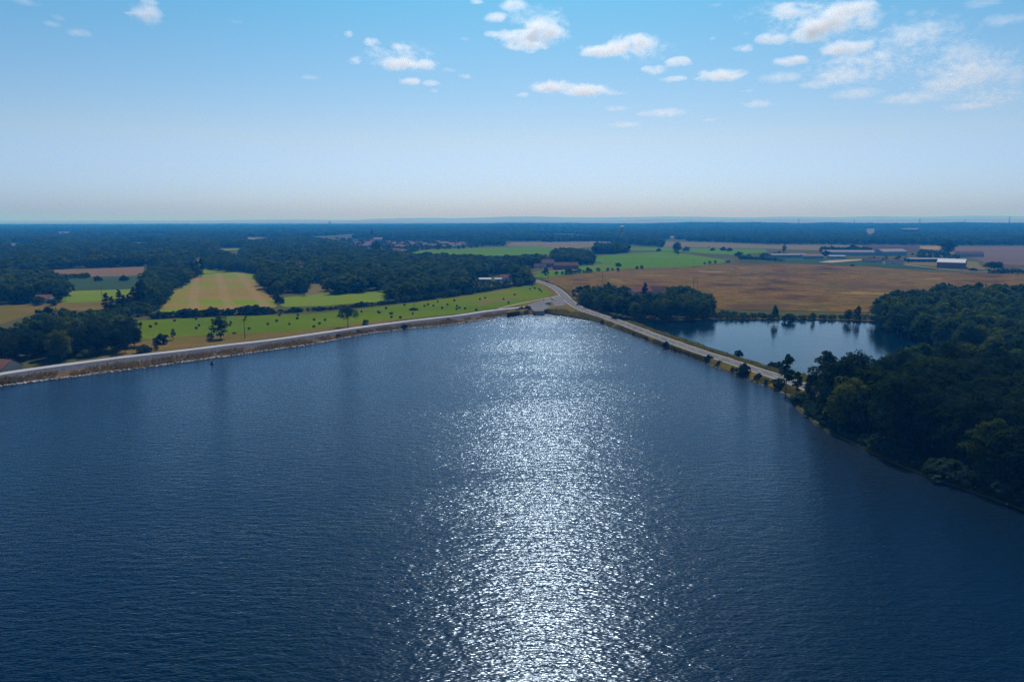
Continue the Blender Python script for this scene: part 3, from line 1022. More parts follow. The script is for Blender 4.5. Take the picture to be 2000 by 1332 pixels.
# the wood at the end of the causeway
W1 = [(99, 226), (96.5, 205), (97.5, 180), (101, 165), (106, 152), (113, 140), (124, 118), (144, 92), (200, 92), (215, 130), (222, 250), (160, 247), (112, 241)]
singles = []
def single(u, v, key, h, name, label, cat='tree', group=None, wide=1.0, z=.4, rz=None):
    p = gp(u, v, z)
    k = h / TREE[key][2]
    singles.append((p.x, p.y, 4.2 * k + 1))
    return place(name, key, p.x, p.y, z, k, rng.uniform(0, 6.3) if rz is None else rz, label, cat, group, k * wide)
single(1650, 838, 'yellow', 15.5, 'broadleaf_tree', 'full yellow-green tree bulging over the water at the head of the dark wood', rz=1.0)
single(1610, 782, 'open', 18.6, 'broadleaf_tree', 'tall open-crowned tree standing above the causeway end against the pond', wide=1.15)
single(1534, 772, 'slim', 15.5, 'broadleaf_tree', 'slender dark tree standing alone at the water edge where the road enters the wood')
single(1556, 775, 'slim', 9.5, 'broadleaf_tree', 'short bright green tree between the slender dark tree and the wood', wide=1.1)
single(1583, 785, 'big1', 10.5, 'broadleaf_tree', 'bushy low tree beside the tall open-crowned tree', wide=.75)
single(1668, 755, 'big2', 14, 'broadleaf_tree', 'wide-branched tree leaning over the pond behind the yellow-green tree', wide=1.1)
sh_ = smooth_line(SHORE_R[1:-3], 3.4)
for p_ in offset(sh_, 3.4 if offset(sh_, 1)[0, 0] > sh_[0, 0] else -3.4):
    kk = 'bush1'
    hh = rng.uniform(2.2, 5.0)
    place('shrub', kk, p_[0] + rng.uniform(-1.2, 1.0), p_[1] + rng.uniform(-1.2, 1.2), .3, hh / TREE[kk][2], rng.uniform(0, 6.3), 'dark bush at the foot of the shore wood overhanging the lake', 'shrub', 'bushes along the wooded lake shore', hh / TREE[kk][2] * rng.uniform(1, 1.4))
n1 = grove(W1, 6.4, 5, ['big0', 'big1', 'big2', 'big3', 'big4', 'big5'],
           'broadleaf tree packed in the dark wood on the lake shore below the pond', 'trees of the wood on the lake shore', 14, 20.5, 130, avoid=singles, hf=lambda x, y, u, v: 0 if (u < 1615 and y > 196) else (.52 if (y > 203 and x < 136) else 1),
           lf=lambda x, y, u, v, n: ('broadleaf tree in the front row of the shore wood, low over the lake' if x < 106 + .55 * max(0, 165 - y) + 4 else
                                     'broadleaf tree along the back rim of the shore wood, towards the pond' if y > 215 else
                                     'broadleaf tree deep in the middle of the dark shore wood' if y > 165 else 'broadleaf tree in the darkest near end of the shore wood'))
# the wood beyond the pond
W2 = gl([(1712, 631), (1738, 652), (1790, 667), (1860, 692), (1950, 712), (2120, 735), (2200, 720), (2200, 588), (2000, 588), (1850, 592), (1770, 603), (1718, 615)])
single(1790, 640, 'yellow', 13, 'broadleaf_tree', 'pale yellow-green tree at the pond corner in front of darker wood', wide=.6)
single(1778, 618, 'dark', 17, 'broadleaf_tree', 'tall dark tree rising above the rim of the wood beyond the pond')
n2 = grove(W2, 7.2, 6, ['mid0', 'mid1', 'mid2', 'mid3', 'dark'],
           'broadleaf tree packed in the rising wood on the far side of the pond', 'trees of the wood beyond the pond', 11, 16, 75, avoid=singles,
           lf=lambda x, y, u, v, n: ('broadleaf tree at the water edge of the wood beyond the pond' if v > 660 else 'broadleaf tree at the tan field corner of the wood beyond the pond' if u < 1800 else
                                     'broadleaf tree high in the wood beyond the pond, near the tan field'))
# grove by the pond, below the house
W3 = gl([(1128, 598), (1150, 607), (1185, 618), (1215, 626), (1245, 628), (1300, 627), (1386, 625.5), (1390, 606), (1350, 592), (1310, 588), (1225, 586), (1140, 580)])
single(1332, 600, 'oak', 14, 'broadleaf_tree', 'largest round dark tree beside the long tiled roof above the pond', wide=.9)
single(1259, 583, 'conifer', 12.5, 'conifer_tree', 'dark cone-shaped tree behind the long tiled roof by the pond', wide=1.15)
single(1201, 628, 'bush0', 5.5, 'shrub', 'pale green shrub by the roadside at the near edge of the grove', 'shrub', wide=.9)
n3 = grove(W3, 7.4, 7, ['mid0', 'mid1', 'mid2', 'dark'],
           'broadleaf tree in the shady grove between the road bend and the pond', 'trees of the grove by the road bend', 9, 13.5, 50, avoid=singles, hf=lambda x, y, u, v: .4 if (1222 < u < 1306 and 576 < v < 603) else 1,
           lf=lambda x, y, u, v, n: ('broadleaf tree of the road-bend grove standing right beside the road' if u < 1190 else 'broadleaf tree of the road-bend grove rooted on the pond shore' if v > 612 else
                                     'broadleaf tree of the road-bend grove around the tiled roofs'))
# grove left, below the dam
W4 = gl([(-60, 718), (-10, 712), (40, 705), (80, 703), (140, 703), (180, 694), (215, 692), (262, 688), (268, 668), (232, 645), (205, 630), (150, 636), (100, 640), (60, 655), (20, 676), (-60, 690)])
single(120, 704, 'yellow', 13.5, 'broadleaf_tree', 'big lighter green tree in the middle of the grove below the dam', wide=.85)
single(245, 689, 'big3', 12.5, 'broadleaf_tree', 'upright tree at the end of the grove with gaps in its crown', wide=.62)
n4 = grove(W4, 7.6, 8, ['big0', 'big1', 'big2', 'big4', 'dark', 'mid2'],
           'broadleaf tree crowded in the grove below the dam track', 'trees of the grove below the dam', 9, 14, 45, avoid=singles,
           lf=lambda x, y, u, v, n: ('broadleaf tree crowding the red-tiled hut below the dam track' if u < 60 else 'broadleaf tree in the middle of the grove below the dam track' if u < 170 else
                                     'broadleaf tree at the hay field end of the grove below the dam'))

# trees and bushes that stand alone
single(680, 639, 'lone', 11.5, 'broadleaf_tree', 'lone round-crowned tree on a bare trunk beside the dam track')
single(431, 662, 'twin', 12, 'broadleaf_tree', 'dense dark tree with a lobed crown standing alone below the dam track')
single(411, 662, 'bush0', 3.4, 'shrub', 'small round bush beside the dense dark lobed tree', 'shrub', wide=1.15)
single(714, 634, 'bush0', 3.2, 'shrub', 'trimmed upright bush near the lone round-crowned tree', 'shrub', wide=1.3)
single(314, 672, 'bush1', 5, 'shrub', 'broad dark bush on the dry verge near the grove', 'shrub', wide=.95)
single(339, 664, 'slim', 6.2, 'broadleaf_tree', 'small young tree beside the broad dark bush', wide=1.2)
single(270, 668, 'mid1', 6.5, 'broadleaf_tree', 'small round tree between the hay field and the grove end', wide=.7)
single(277, 689, 'bush0', 4, 'shrub', 'bright green bush next to the track at the grove end', 'shrub', wide=1.5)
single(288, 687, 'bush1', 2.8, 'shrub', 'low dark bush beside the bright green bush', 'shrub')
single(305, 684, 'bush0', 2.4, 'shrub', 'tiny lone bush on the slope above the track', 'shrub')
single(170, 698, 'bush0', 4, 'shrub', 'leafy shrub in front of the grove beside the track', 'shrub', wide=1.6)
single(1513, 627, 'mid0', 9.5, 'broadleaf_tree', 'upright dark tree alone on the far bank of the pond', wide=.62)
single(1588, 626, 'mid2', 5, 'broadleaf_tree', 'small dark tree on the pond bank between two bigger ones', wide=.7)
single(1656, 627, 'mid1', 7, 'broadleaf_tree', 'spreading tree on the pond bank nearest the wood', wide=1.05)
single(1673, 626, 'mid3', 9, 'broadleaf_tree', 'taller tree of the pair on the pond bank nearest the wood', wide=.62)
single(1540, 627, 'bush1', 4.2, 'shrub', 'low wide bush on the far bank of the pond', 'shrub', wide=1.3)
single(1356, 573, 'bush0', 4.2, 'shrub', 'dark bush at the foot of the double pole', 'shrub', wide=.8)
single(1322, 494, 'oak', 19, 'broadleaf_tree', 'large round tree standing alone between the far fields', wide=.9)
single(1322, 498, 'mid1', 8, 'broadleaf_tree', 'low thicket tree in front of the large round field tree', wide=1.5)
single(1850, 497, 'oak', 24, 'broadleaf_tree', 'huge round tree towering behind the brown barn')
single(1940, 533, 'umbrella', 11.5, 'broadleaf_tree', 'flat-topped umbrella-shaped tree beside the white house')
single(1664, 494, 'oak', 15, 'broadleaf_tree', 'round dark tree at the end of the long shed')
single(1531, 494, 'mid2', 15, 'broadleaf_tree', 'tall square-topped tree behind the farm sheds', wide=.75)
single(706, 577 + 0, 'mid3', 9, 'broadleaf_tree', 'small round tree between the two meadows', wide=.7) if False else None
single(596, 578, 'mid3', 9.5, 'broadleaf_tree', 'upright small tree at the corner of the dry patch', wide=.7)
single(552, 580, 'mid0', 9, 'broadleaf_tree', 'round tree at the meadow corner beside the stubble', wide=.85)
single(536, 579, 'mid2', 10, 'broadleaf_tree', 'darker round tree at the edge of the stubble field', wide=.9)
single(546, 593, 'bush1', 5, 'shrub', 'pair-like dark bush at the low corner of the stubble', 'shrub', wide=1.0)
single(541, 589, 'bush0', 6, 'shrub', 'upper dark bush at the low corner of the stubble', 'shrub', wide=.9)
# poplars in the hedgerow
for i, (u, v, h) in enumerate(((210, 620, 17), (221, 618, 14), (236, 611, 17), (244, 611, 13), (262, 606, 17.5), (275, 604, 21), (281, 603, 22), (252, 606, 12), (394, 540, 22), (377, 543, 20), (386, 541, 19))):
    near = i < 8
    single(u, v, 'poplar', h, 'poplar_tree', 'narrow dark poplar rising from the hedgerow left of the stubble' if near else 'narrow dark poplar at the far end of the hedgerow', 'tree',
           'poplars in the hedgerow' if near else 'poplars at the hedgerow end', wide=1.0)
for i, (u, v, h) in enumerate(((735, 498, 26), (740, 499, 22), (729, 498, 24), (761, 492, 17))):
    single(u, v, 'poplar', h, 'poplar_tree', 'tall black cypress-like tree in front of the village roofs', 'tree', 'dark spire trees before the village')
# young trees along the edge of the tan grassland
for (u, v, h) in ((1066, 538, 8), (1066, 531, 6), (1087, 537, 4.5), (1098, 537, 4.5), (1107, 537, 7), (1112, 536, 7), (1118, 537, 6), (1125, 535, 5), (1132, 534, 6), (1140, 534, 4), (1148, 533, 7), (1154, 533, 5),
                  (1168, 531, 5.5), (1187, 530, 5), (1196, 529, 3.5), (1207, 530, 5), (1244, 527, 5), (1253, 526, 5.5), (1376, 517, 4), (1386, 516, 5), (1397, 515, 5), (1419, 514, 4), (1424, 514, 5)):
    single(u, v, 'bush0', h, 'shrub', 'young roadside tree in the loose row between green field and dry grassland', 'shrub', 'young trees along the field edge', wide=.8)
for (u, v, h, lb) in ((192, 549, 5, 'lone bush in the middle of the dark meadow'), (243, 548.5, 5.5, 'bigger lone bush on the dark meadow by the hedgerow'), (1286, 491, 6, 'low dark bush left of the large round field tree'), (1391, 490, 6, 'dark bush left in the clump on the upper green field'),
                      (1412, 490, 8, 'tallest bush of the clump on the upper green field'), (1425, 491, 7, 'rightmost bush of the clump on the upper green field'), (1442, 501, 8, 'dark bush beside the parked vans and low grey shed'), (1208, 521, 5, 'flat dark bush where green field meets dry strip'),
                      (1340, 491, 9, 'slim dark bush right of the large round field tree'), (1664, 520.5, 3, 'tiny bush alone on the far edge of the dry grassland'), (1612, 500, 9, 'dark bush between the red-roofed shed and long pale shed')):
    single(u, v, 'bush1', h, 'shrub', lb, 'shrub', wide=1.1)
# bushes on the banks of the causeway
PONDSIDE = [(1282, 643), (1288, 647), (1312, 655), (1340, 668), (1443, 697), (1505, 721), (1520, 723), (1470, 712), (1404, 690)]
for (u, v, h) in ((1176, 632, 2.2), (1237, 656, 1.8), (1262, 664, 1.6), (1300, 679, 3.0), (1318, 685, 1.8), (1384, 706, 3.0), (1404, 714, 2.2), (1430, 726, 2.0), (1451, 733, 4.6), (1480, 742, 2.6), (1496, 750, 2.0), (1520, 758, 3.5),
                  (1282, 643, 1.6), (1288, 647, 1.4), (1312, 655, 1.8), (1340, 668, 1.6), (1443, 697, 3), (1505, 721, 3), (1520, 723, 3.4), (1470, 712, 1.6), (1404, 690, 1.4)):
    single(u, v, 'bush1' if h > 2 else 'bush0', h, 'shrub', ('green bush on the lake-side bank of the causeway road' if (u, v) not in PONDSIDE else 'green bush on the pond-side bank of the causeway road'), 'shrub', 'bushes on the causeway banks', wide=.85, z=.5)
for (u, v, h) in ((1020, 607, 2.6), (1029, 606, 3), (1036, 609, 2.2), (1012, 609, 2), (876, 628, 2), (790, 640, 2), (660, 659, 1.6), (700, 650, 1.5), (1085, 608, 1.6), (1098, 609, 1.8), (1070, 609, 1.8)):
    single(u, v, 'bush1', h, 'shrub', 'low bush on the water side of the dam', 'shrub', 'bushes on the dam face', wide=1.2, z=.9)
# hedge along the top of the hay field
hl = resample(gl([(300, 622), (345, 619), (400, 618), (440, 615), (500, 613.5), (560, 611), (610, 607), (660, 604), (720, 598), (760, 594), (810, 588), (860, 581), (910, 574.5), (960, 566.5), (1000, 560), (1030, 556)]), 3.6)
for i, p in enumerate(hl):
    h = rng.uniform(1.6, 3.4) + (2.8 * (noise.noise(Vector((p[0] / 22, p[1] / 22, 4))) + .15) if i % 2 else 0)
    if 0 <= i < 20:
        h += 2.0
    key = rng.choice(['bush0', 'bush1'])
    k = max(1.4, h) / TREE[key][2]
    place('shrub', key, p[0] + rng.uniform(-1, 1), p[1] + rng.uniform(-1.2, 1.2), .4, k, rng.uniform(0, 6.3), 'dark bush in the long hedge above the hay field', 'shrub', 'bushes of the hedge above the hay field', k * rng.uniform(1.1, 1.6))

# ------------------------------------------------------------------ woodland too far or too dense to tell tree by tree
def px_wood(px, s, seed, hmin, hmax, z=.35, wide=1.0, hole=()):
    P = scatter(gl(px), s, seed)
    g = np.random.default_rng(seed)
    for x, y in P:
        if any(inside(np.array([x]), np.array([y]), np.array([(q.x, q.y) for q in gl(h)]))[0] for h in hole):
            continue
        h = g.uniform(hmin, hmax) / 13
        STUFF_PTS.append((x, y, z, h * wide * g.uniform(.9, 1.2), h))
px_wood([(215, 632), (262, 622), (300, 614), (312, 606), (296, 596), (258, 600), (225, 605), (200, 622)], 5.5, 31, 4, 7.5)
px_wood([(312, 606), (325, 592), (342, 571), (368, 553), (382, 540), (380, 520), (330, 524), (288, 540), (284, 560), (270, 583), (296, 596)], 7.5, 311, 8, 13)
px_wood([(-60, 598), (20, 593), (80, 593), (125, 590), (131, 576), (120, 562), (80, 550), (-60, 548)], 8, 32, 10, 15, hole=([(82, 598), (100, 598), (100, 586), (82, 586)],))
px_wood([(115, 545), (178, 545.5), (176, 539), (160, 540)], 5, 33, 3, 5)
px_wood([(-60, 548), (78, 534), (84, 527.5), (281, 520.5), (300, 527), (376, 512), (383, 503), (440, 500), (480, 482), (480, 467), (-60, 467)], 12.5, 34, 11, 16, wide=1.2)
px_wood([(400, 503), (440, 500), (470, 520), (500, 528), (503, 535), (430, 530), (400, 527)], 9, 35, 9, 13)
px_wood([(503, 536), (512, 561), (525, 576), (560, 575), (598, 573), (601, 556), (640, 554), (640, 576), (700, 572), (757, 566), (760, 588), (800, 588), (860, 578), (919, 571.5), (1000, 559), (1030, 554), (1036, 545), (1010, 541), (990, 532), (1030, 524),
         (1060, 522), (1062, 512), (1000, 517), (930, 515), (860, 512), (800, 509), (760, 503), (700, 497), (660, 480), (580, 466), (520, 474), (480, 482), (470, 505), (490, 530)], 11, 36, 10, 15.5, wide=1.25,
        hole=([(912, 572), (985, 566), (1006, 553), (1002, 537), (960, 540), (920, 546)],))
px_wood([(912, 571), (985, 563), (1000, 554), (960, 553), (918, 558)], 5, 361, 1.6, 3.4)
px_wood([(690, 467), (800, 469), (860, 470), (940, 471), (1000, 472), (1060, 472), (1060, 467), (900, 465), (690, 464)], 14, 37, 10, 15)
px_wood([(925, 480), (985, 481), (985, 474), (925, 474)], 11, 377, 8, 13)
px_wood([(1060, 474), (1165, 472), (1200, 476), (1295, 484), (1296, 473), (1230, 468), (1060, 467)], 14, 38, 11, 17)
px_wood([(1085, 500), (1110, 497), (1150, 503), (1160, 513), (1155, 519), (1120, 519), (1100, 517), (1075, 516)], 8.5, 39, 11, 15)
px_wood([(1160, 497), (1200, 496), (1230, 493), (1210, 488), (1165, 488)], 9, 40, 12, 17)
px_wood([(1338, 471.5), (1340, 466), (1690, 466), (1690, 479), (1600, 477.5), (1505, 477.5)], 15, 41, 11, 16)
px_wood([(1690, 478), (1700, 466), (2350, 466), (2350, 481), (1860, 480)], 15, 42, 11, 17)
px_wood([(72, 598), (80, 598), (80, 595), (72, 595)], 3.5, 53, 6, 8)
px_wood([(99, 599), (108, 599), (108, 595), (100, 595)], 3.5, 54, 5, 7)
px_wood([(-1500, 467), (-60, 467), (-60, 590), (-700, 600), (-1500, 560)], 17, 55, 11, 16, wide=1.5)
px_wood([(2350, 466), (3600, 466), (3600, 500), (2350, 486)], 20, 56, 11, 16, wide=1.5)
px_wood([(2205, 590), (2900, 600), (2900, 760), (2200, 735)], 9, 57, 11, 16, wide=1.1)
px_wood([(1600, 494), (1690, 496), (1700, 492), (1600, 490)], 10, 43, 6, 11)
px_wood([(1442, 506), (1520, 511), (1540, 512), (1500, 508), (1450, 503)], 5, 44, 3, 5)
px_wood([(1790, 497), (1850, 500), (1850, 496), (1800, 493)], 7, 45, 5, 8)
px_wood([(1930, 534), (2060, 537), (2060, 533), (1950, 531)], 5, 46, 2.5, 5)
px_wood([(1390, 606), (1400, 612), (1480, 617), (1540, 619), (1640, 619), (1712, 620), (1712, 627), (1640, 624.5), (1500, 623.5), (1392, 623.5)], 3.2, 47, 1.2, 2.6, wide=1.4)
px_wood([(760, 590), (860, 579), (920, 572), (930, 575), (860, 583), (790, 592)], 5, 48, 3, 6)
px_wood([(1004, 556), (1040, 551), (1046, 556), (1010, 561)], 5, 49, 4, 8)
px_wood([(1690, 507.5), (1760, 506), (1790, 514), (1700, 511)], 17, 50, 4, 7)
px_wood([(1780, 500), (1850, 503), (1890, 507), (1800, 507)], 14, 51, 4, 8)
px_wood([(1440, 507), (1510, 501), (1560, 498), (1530, 500), (1450, 509)], 12, 52, 5, 9)
# the plain beyond: wooded almost everywhere out to nine kilometres
D = 2250.0
g = np.random.default_rng(77)
CLEAR = [('pale_clearing', 'pale', [(300, 461), (326, 459.5), (328, 463), (304, 464.5)]), ('pale_clearing', 'pale', [(405, 466.5), (470, 467), (530, 470), (528, 466), (470, 463.5), (410, 463.5)]),
         ('pale_clearing', 'pale', [(1306, 463), (1316, 461), (1320, 464.5), (1308, 466)]), ('pale_clearing', 'pale', [(1688, 449), (1712, 446.5), (1706, 455), (1699, 459)]),
         ('pale_clearing', 'pale', [(1762, 446.5), (1794, 446), (1794, 448.5), (1764, 448.5)]), ('green_clearing', 'meadow', [(1440, 462), (1500, 464), (1520, 468), (1460, 467)]),
         ('green_clearing', 'meadow', [(1710, 469), (1744, 467), (1746, 470.5), (1712, 471.5)]), ('pale_clearing', 'pale', [(1660, 470), (1700, 468.5), (1700, 471), (1664, 472)]), ('pale_clearing', 'pale', [(110, 455.5), (140, 454.5), (140, 457), (112, 457.5)])]
for nm_, mk_, q_ in CLEAR:
    c_ = gp(sum(a[0] for a in q_) / len(q_), sum(a[1] for a in q_) / len(q_), 0)
    zt = terrain(c_.x, c_.y) + 2.0
    poly_sheet(nm_, gl(q_, zt), M[mk_], zt)
CLEAR_PX = [np.array([(a[0], a[1] - .4) for a in q_] + [(a[0], a[1] + 5.5) for a in q_]) for nm_, mk_, q_ in CLEAR]
def in_clear(x, y, z):
    u, v = proj(x, y, z)
    return any(c[:, 0].min() < u < c[:, 0].max() and c[:, 1].min() < v < c[:, 1].max() for c in CLEAR_PX)
while D < 9500:
    s = D * .0058
    for a in np.arange(-.78, .78, s / D):
        x = math.sin(a) * D + g.uniform(-.4, .4) * s
        y = math.cos(a) * D + g.uniform(-.4, .4) * s
        if noise.noise(Vector((x / 420, y / 900, 9))) > .38:
            continue
        if in_clear(x, y, terrain(x, y)):
            continue
        k = max(1.0, s / 13)
        STUFF_PTS.append((x, y, terrain(x, y) - .5, k * 1.25, g.uniform(.85, 1.25) * (1 + .1 * (k - 1))))
    D += s * .95

PC = bpy.data.collections.new('tree_shapes')
for i in range(5):
    me, P = crown_mesh('tree_shape', 90 + i, 5.6, .4, 13, 22, 13, 1.15, M['leaf'], fill=.1)
    PC.objects.link(bpy.data.objects.new(f'tree_shape_{i}', me))

def instancer(name, pts, coll, count):
    A = np.array(pts, np.float32)
    me = bpy.data.meshes.new(name)
    me.vertices.add(len(A))
    me.vertices.foreach_set('co', A[:, :3].ravel())
    for nm, k in (('sxy', 3), ('sz', 4)):
        at = me.attributes.new(nm, 'FLOAT', 'POINT')
        at.data.foreach_set('value', np.ascontiguousarray(A[:, k]))
    me.update()
    o = bpy.data.objects.new(name, me)
    COL.objects.link(o)
    o['kind'] = 'stuff'
    gn = bpy.data.node_groups.new(name, 'GeometryNodeTree')
    gn.interface.new_socket('Geometry', in_out='INPUT', socket_type='NodeSocketGeometry')
    gn.interface.new_socket('Geometry', in_out='OUTPUT', socket_type='NodeSocketGeometry')
    n, l = gn.nodes, gn.links
    gi, go = n.new('NodeGroupInput'), n.new('NodeGroupOutput')
    ci = n.new('GeometryNodeCollectionInfo')
    ci.inputs['Collection'].default_value = coll
    ci.inputs['Separate Children'].default_value = True
    ci.inputs['Reset Children'].default_value = True
    ip = n.new('GeometryNodeInstanceOnPoints')
    ip.inputs['Pick Instance'].default_value = True
    l.new(gi.outputs[0], ip.inputs['Points'])
    l.new(ci.outputs[0], ip.inputs['Instance'])
    rv = n.new('FunctionNodeRandomValue')
    rv.data_type = 'INT'
    rv.inputs['Min'].default_value = 0
    rv.inputs['Max'].default_value = count - 1
    l.new([s for s in rv.outputs if s.enabled and s.type == 'INT'][0], ip.inputs['Instance Index'])
    rr_ = n.new('FunctionNodeRandomValue')
    rr_.data_type = 'FLOAT_VECTOR'
    rr_.inputs['Max'].default_value = (0, 0, 6.283)
    er = n.new('FunctionNodeEulerToRotation')
    l.new([s for s in rr_.outputs if s.type == 'VECTOR'][0], er.inputs[0])
    l.new(er.outputs[0], ip.inputs['Rotation'])
    cx = n.new('ShaderNodeCombineXYZ')
    for nm, idx in (('sxy', (0, 1)), ('sz', (2,))):
        na = n.new('GeometryNodeInputNamedAttribute')
        na.data_type = 'FLOAT'
        na.inputs['Name'].default_value = nm
        for i in idx:
            l.new(na.outputs[0], cx.inputs[i])
    l.new(cx.outputs[0], ip.inputs['Scale'])
    l.new(ip.outputs[0], go.inputs[0])
    md = o.modifiers.new('instances', 'NODES')
    md.node_group = gn
    return o

# ------------------------------------------------------------------ hay bales
bb = B()
nseg = 14
prof = [(.55, -.60), (.72, -.58), (.76, -.45), (.75, .45), (.72, .58), (.55, .60)]
V, F = [], []
for r_, xx in prof:
    for k in range(nseg):
        t = 2 * math.pi * k / nseg
        V.append((xx, r_ * math.cos(t), .74 + r_ * math.sin(t)))
for i in range(len(prof) - 1):
    for k in range(nseg):
        F.append((i * nseg + k, i * nseg + (k + 1) % nseg, (i + 1) * nseg + (k + 1) % nseg, (i + 1) * nseg + k))
F += [tuple(range(nseg))[::-1], tuple((len(prof) - 1) * nseg + k for k in range(nseg))]
bale0 = None
BALES = [(383, 622.5), (415, 625.5), (389, 635.5), (383.5, 641), (451, 630), (449, 635), (479.5, 620), (478, 624.5), (486.5, 642), (458, 650.5), (523, 633), (540.5, 627), (546, 615.5), (581.8, 615.4), (580.5, 622), (565.5, 633), (613.5, 624.5),
         (635, 625), (624, 631.7), (613, 638), (706, 608.5), (738, 609), (741, 610.5), (754, 602), (762, 612), (765.5, 612.5), (764.5, 619.3), (782, 620.2), (806, 612.5), (790, 595.5), (829, 597.5), (836, 595), (846.5, 597), (863.5, 601.5),
         (874, 595), (887.3, 587), (855, 589), (892.5, 597.8), (892, 603.5), (897.5, 601), (908.5, 602.8), (930, 605.5), (937.5, 584.3), (947.3, 581.7), (983.5, 584), (993, 591.5), (1005.3, 575.5), (1035, 564), (1044.5, 562.8), (1053, 564.5),
         (1055, 566.5), (1057.5, 569.3), (275, 631.5), (294, 638), (305, 632.5), (341, 626.4)]
for i, (u, v) in enumerate(BALES):
    p = gp(u, v + 1.5, .45)
    if bale0 is None:
        o = bale0 = obj('hay_bale', V, F, M['bale'])
    else:
        o = bale0.copy()
        COL.objects.link(o)
    o.location = p
    s = rng.uniform(.85, 1.05)
    o.scale = (s, s, s)
    o.rotation_euler.z = rng.uniform(0, 3.1)
    tag(o, 'round hay bale lying on the mown green field below the dam', 'hay bale', 'hay bales on the mown field')
    if (u, v) == (486.5, 642):
        tag(o, 'tan hay bale nearest the utility pole on the brown verge', 'hay bale', 'hay bales on the mown field')
    if (u, v) == (458, 650.5):
        tag(o, 'flattened hay bale on the brown verge beside the dense dark tree', 'hay bale', 'hay bales on the mown field')
        o.scale = (1.5, 1.2, .7)

# ------------------------------------------------------------------ poles, pylons
def utility_pole(u, v, h, label, z=.4, arms=1, rz=.4):
    p = gp(u, v, z)
    t = thing('utility_pole', p, rz, label, 'utility pole')
    B().tube([(0, 0, -.6), (0, 0, h)], [.19, .13], 8).obj('pole', M['wood'], t)
    for a in range(arms):
        z_ = h - .3 - a * .8
        B().box(-1.1, 1.1, -.22, -.08, z_ - .08, z_ + .08).obj('crossarm', M['wood'], t)
        for x in (-1, 0, 1):
            B().tube([(x * .95, -.15, z_ + .08), (x * .95, -.15, z_ + .34)], .06, 6).obj('insulator', M['iron'], t)
    return t
utility_pole(478.5, 662, 10.2, 'weathered utility pole standing on the verge near the dense dark tree')
utility_pole(809, 606, 6.5, 'utility pole rising from a dark clump in the hay field')
single(806, 606, 'bush1', 1.6, 'shrub', 'low dark clump around the foot of the hay field pole', 'shrub', wide=2.2)
single(811, 606, 'bush1', 1.3, 'shrub', 'smaller dark clump beside the hay field pole', 'shrub', wide=1.9)
utility_pole(1040.5, 561, 17, 'tall utility pole where the hay field meets the road')
utility_pole(1057, 549, 9.5, 'short utility pole by the bend of the main road')
utility_pole(1071, 549, 8, 'thin pole at the edge of the dry grassland by the road bend')
utility_pole(1176, 566, 15, 'tall pole rising behind the grove at the road bend')
utility_pole(1354.5, 527, 12, 'lone pole between the green field and dry grassland')
utility_pole(1207, 536, 6.5, 'short pole among the young trees of the field edge')
utility_pole(1958, 517, 10.5, 'lone pole in the mauve field behind the umbrella tree')
utility_pole(200, 590, 11, 'pole at the corner of the bright meadow near the poplars')
utility_pole(1420, 498, 11, 'far pole on the upper green field')
utility_pole(1058, 492, 13, 'far pole in the pale field before the wood', arms=1)
utility_pole(1038, 480, 13, 'far pole at the left of the pale field below the wood')
p = gp(1357.5, 573, .4)
t = thing('double_pole', p, 0, 'two-legged wooden power pole standing in the dry grassland', 'utility pole')
for x in (-1.55, 1.55):
    B().tube([(x, 0, -.6), (x, 0, 13)], [.22, .16], 8).obj('pole', M['wood'], t)
B().box(-2.6, 2.6, -.3, -.14, 12.3, 12.6).obj('crossarm', M['wood'], t)
B().tube([(-1.55, 0, 8), (1.55, 0, 11.5)], .06, 6).obj('brace', M['iron'], t)
for x in (-2.3, 0, 2.3):
    B().tube([(x, -.2, 12.6), (x, -.2, 13.1)], .08, 6).obj('insulator', M['iron'], t)

def pylon(u, vtop, vbase, D, label):
    d = ray(u, vbase)
    x, y = d.x * D / d.y, D
    z0 = terrain(x, y)
    dt_ = ray(u, vtop)
    h = CAM_H + dt_.z / dt_.y * D - z0
    t = thing('pylon', (x, y, z0), .3, label, 'pylon')
    b = B()
    for sx in (-1, 1):
        for sy in (-1, 1):
            b.tube([(sx * h * .09, sy * h * .09, 0), (sx * h * .025, sy * h * .025, h * .6), (0, 0, h)], [.55, .5, .3], 4)
    for k in range(5):
        a_, c_ = .09 - .011 * k, .09 - .011 * (k + 1)
        for sx in (-1, 1):
            for sy in (-1, 1):
                b.tube([(sx * h * a_, sy * h * a_, h * .12 * k), (-sx * h * c_, sy * h * c_, h * .12 * (k + 1))], .3, 3)
    b.obj('lattice_mast', M['iron'], t)
    for zz, ww in ((.66, .17), (.78, .22), (.90, .15)):
        B().tube([(-h * ww, 0, h * zz), (0, 0, h * (zz + .03)), (h * ww, 0, h * zz)], [.35, .6, .35], 5).obj('crossarm', M['iron'], t)
    return t
pylon(1560, 427, 436, 5200, 'grey lattice pylon on the wooded ridge above the dry grassland')
pylon(1796, 426, 436, 5200, 'grey lattice pylon on the ridge above the brown barn')
pylon(1971, 422.5, 434, 4600, 'largest grey lattice pylon, at the far end of the ridge')
pylon(1668, 428.5, 436, 6200, 'small faint pylon between two larger ones on the ridge')
pylon(1884, 428, 436, 6200, 'small faint pylon beside the largest ridge pylon')

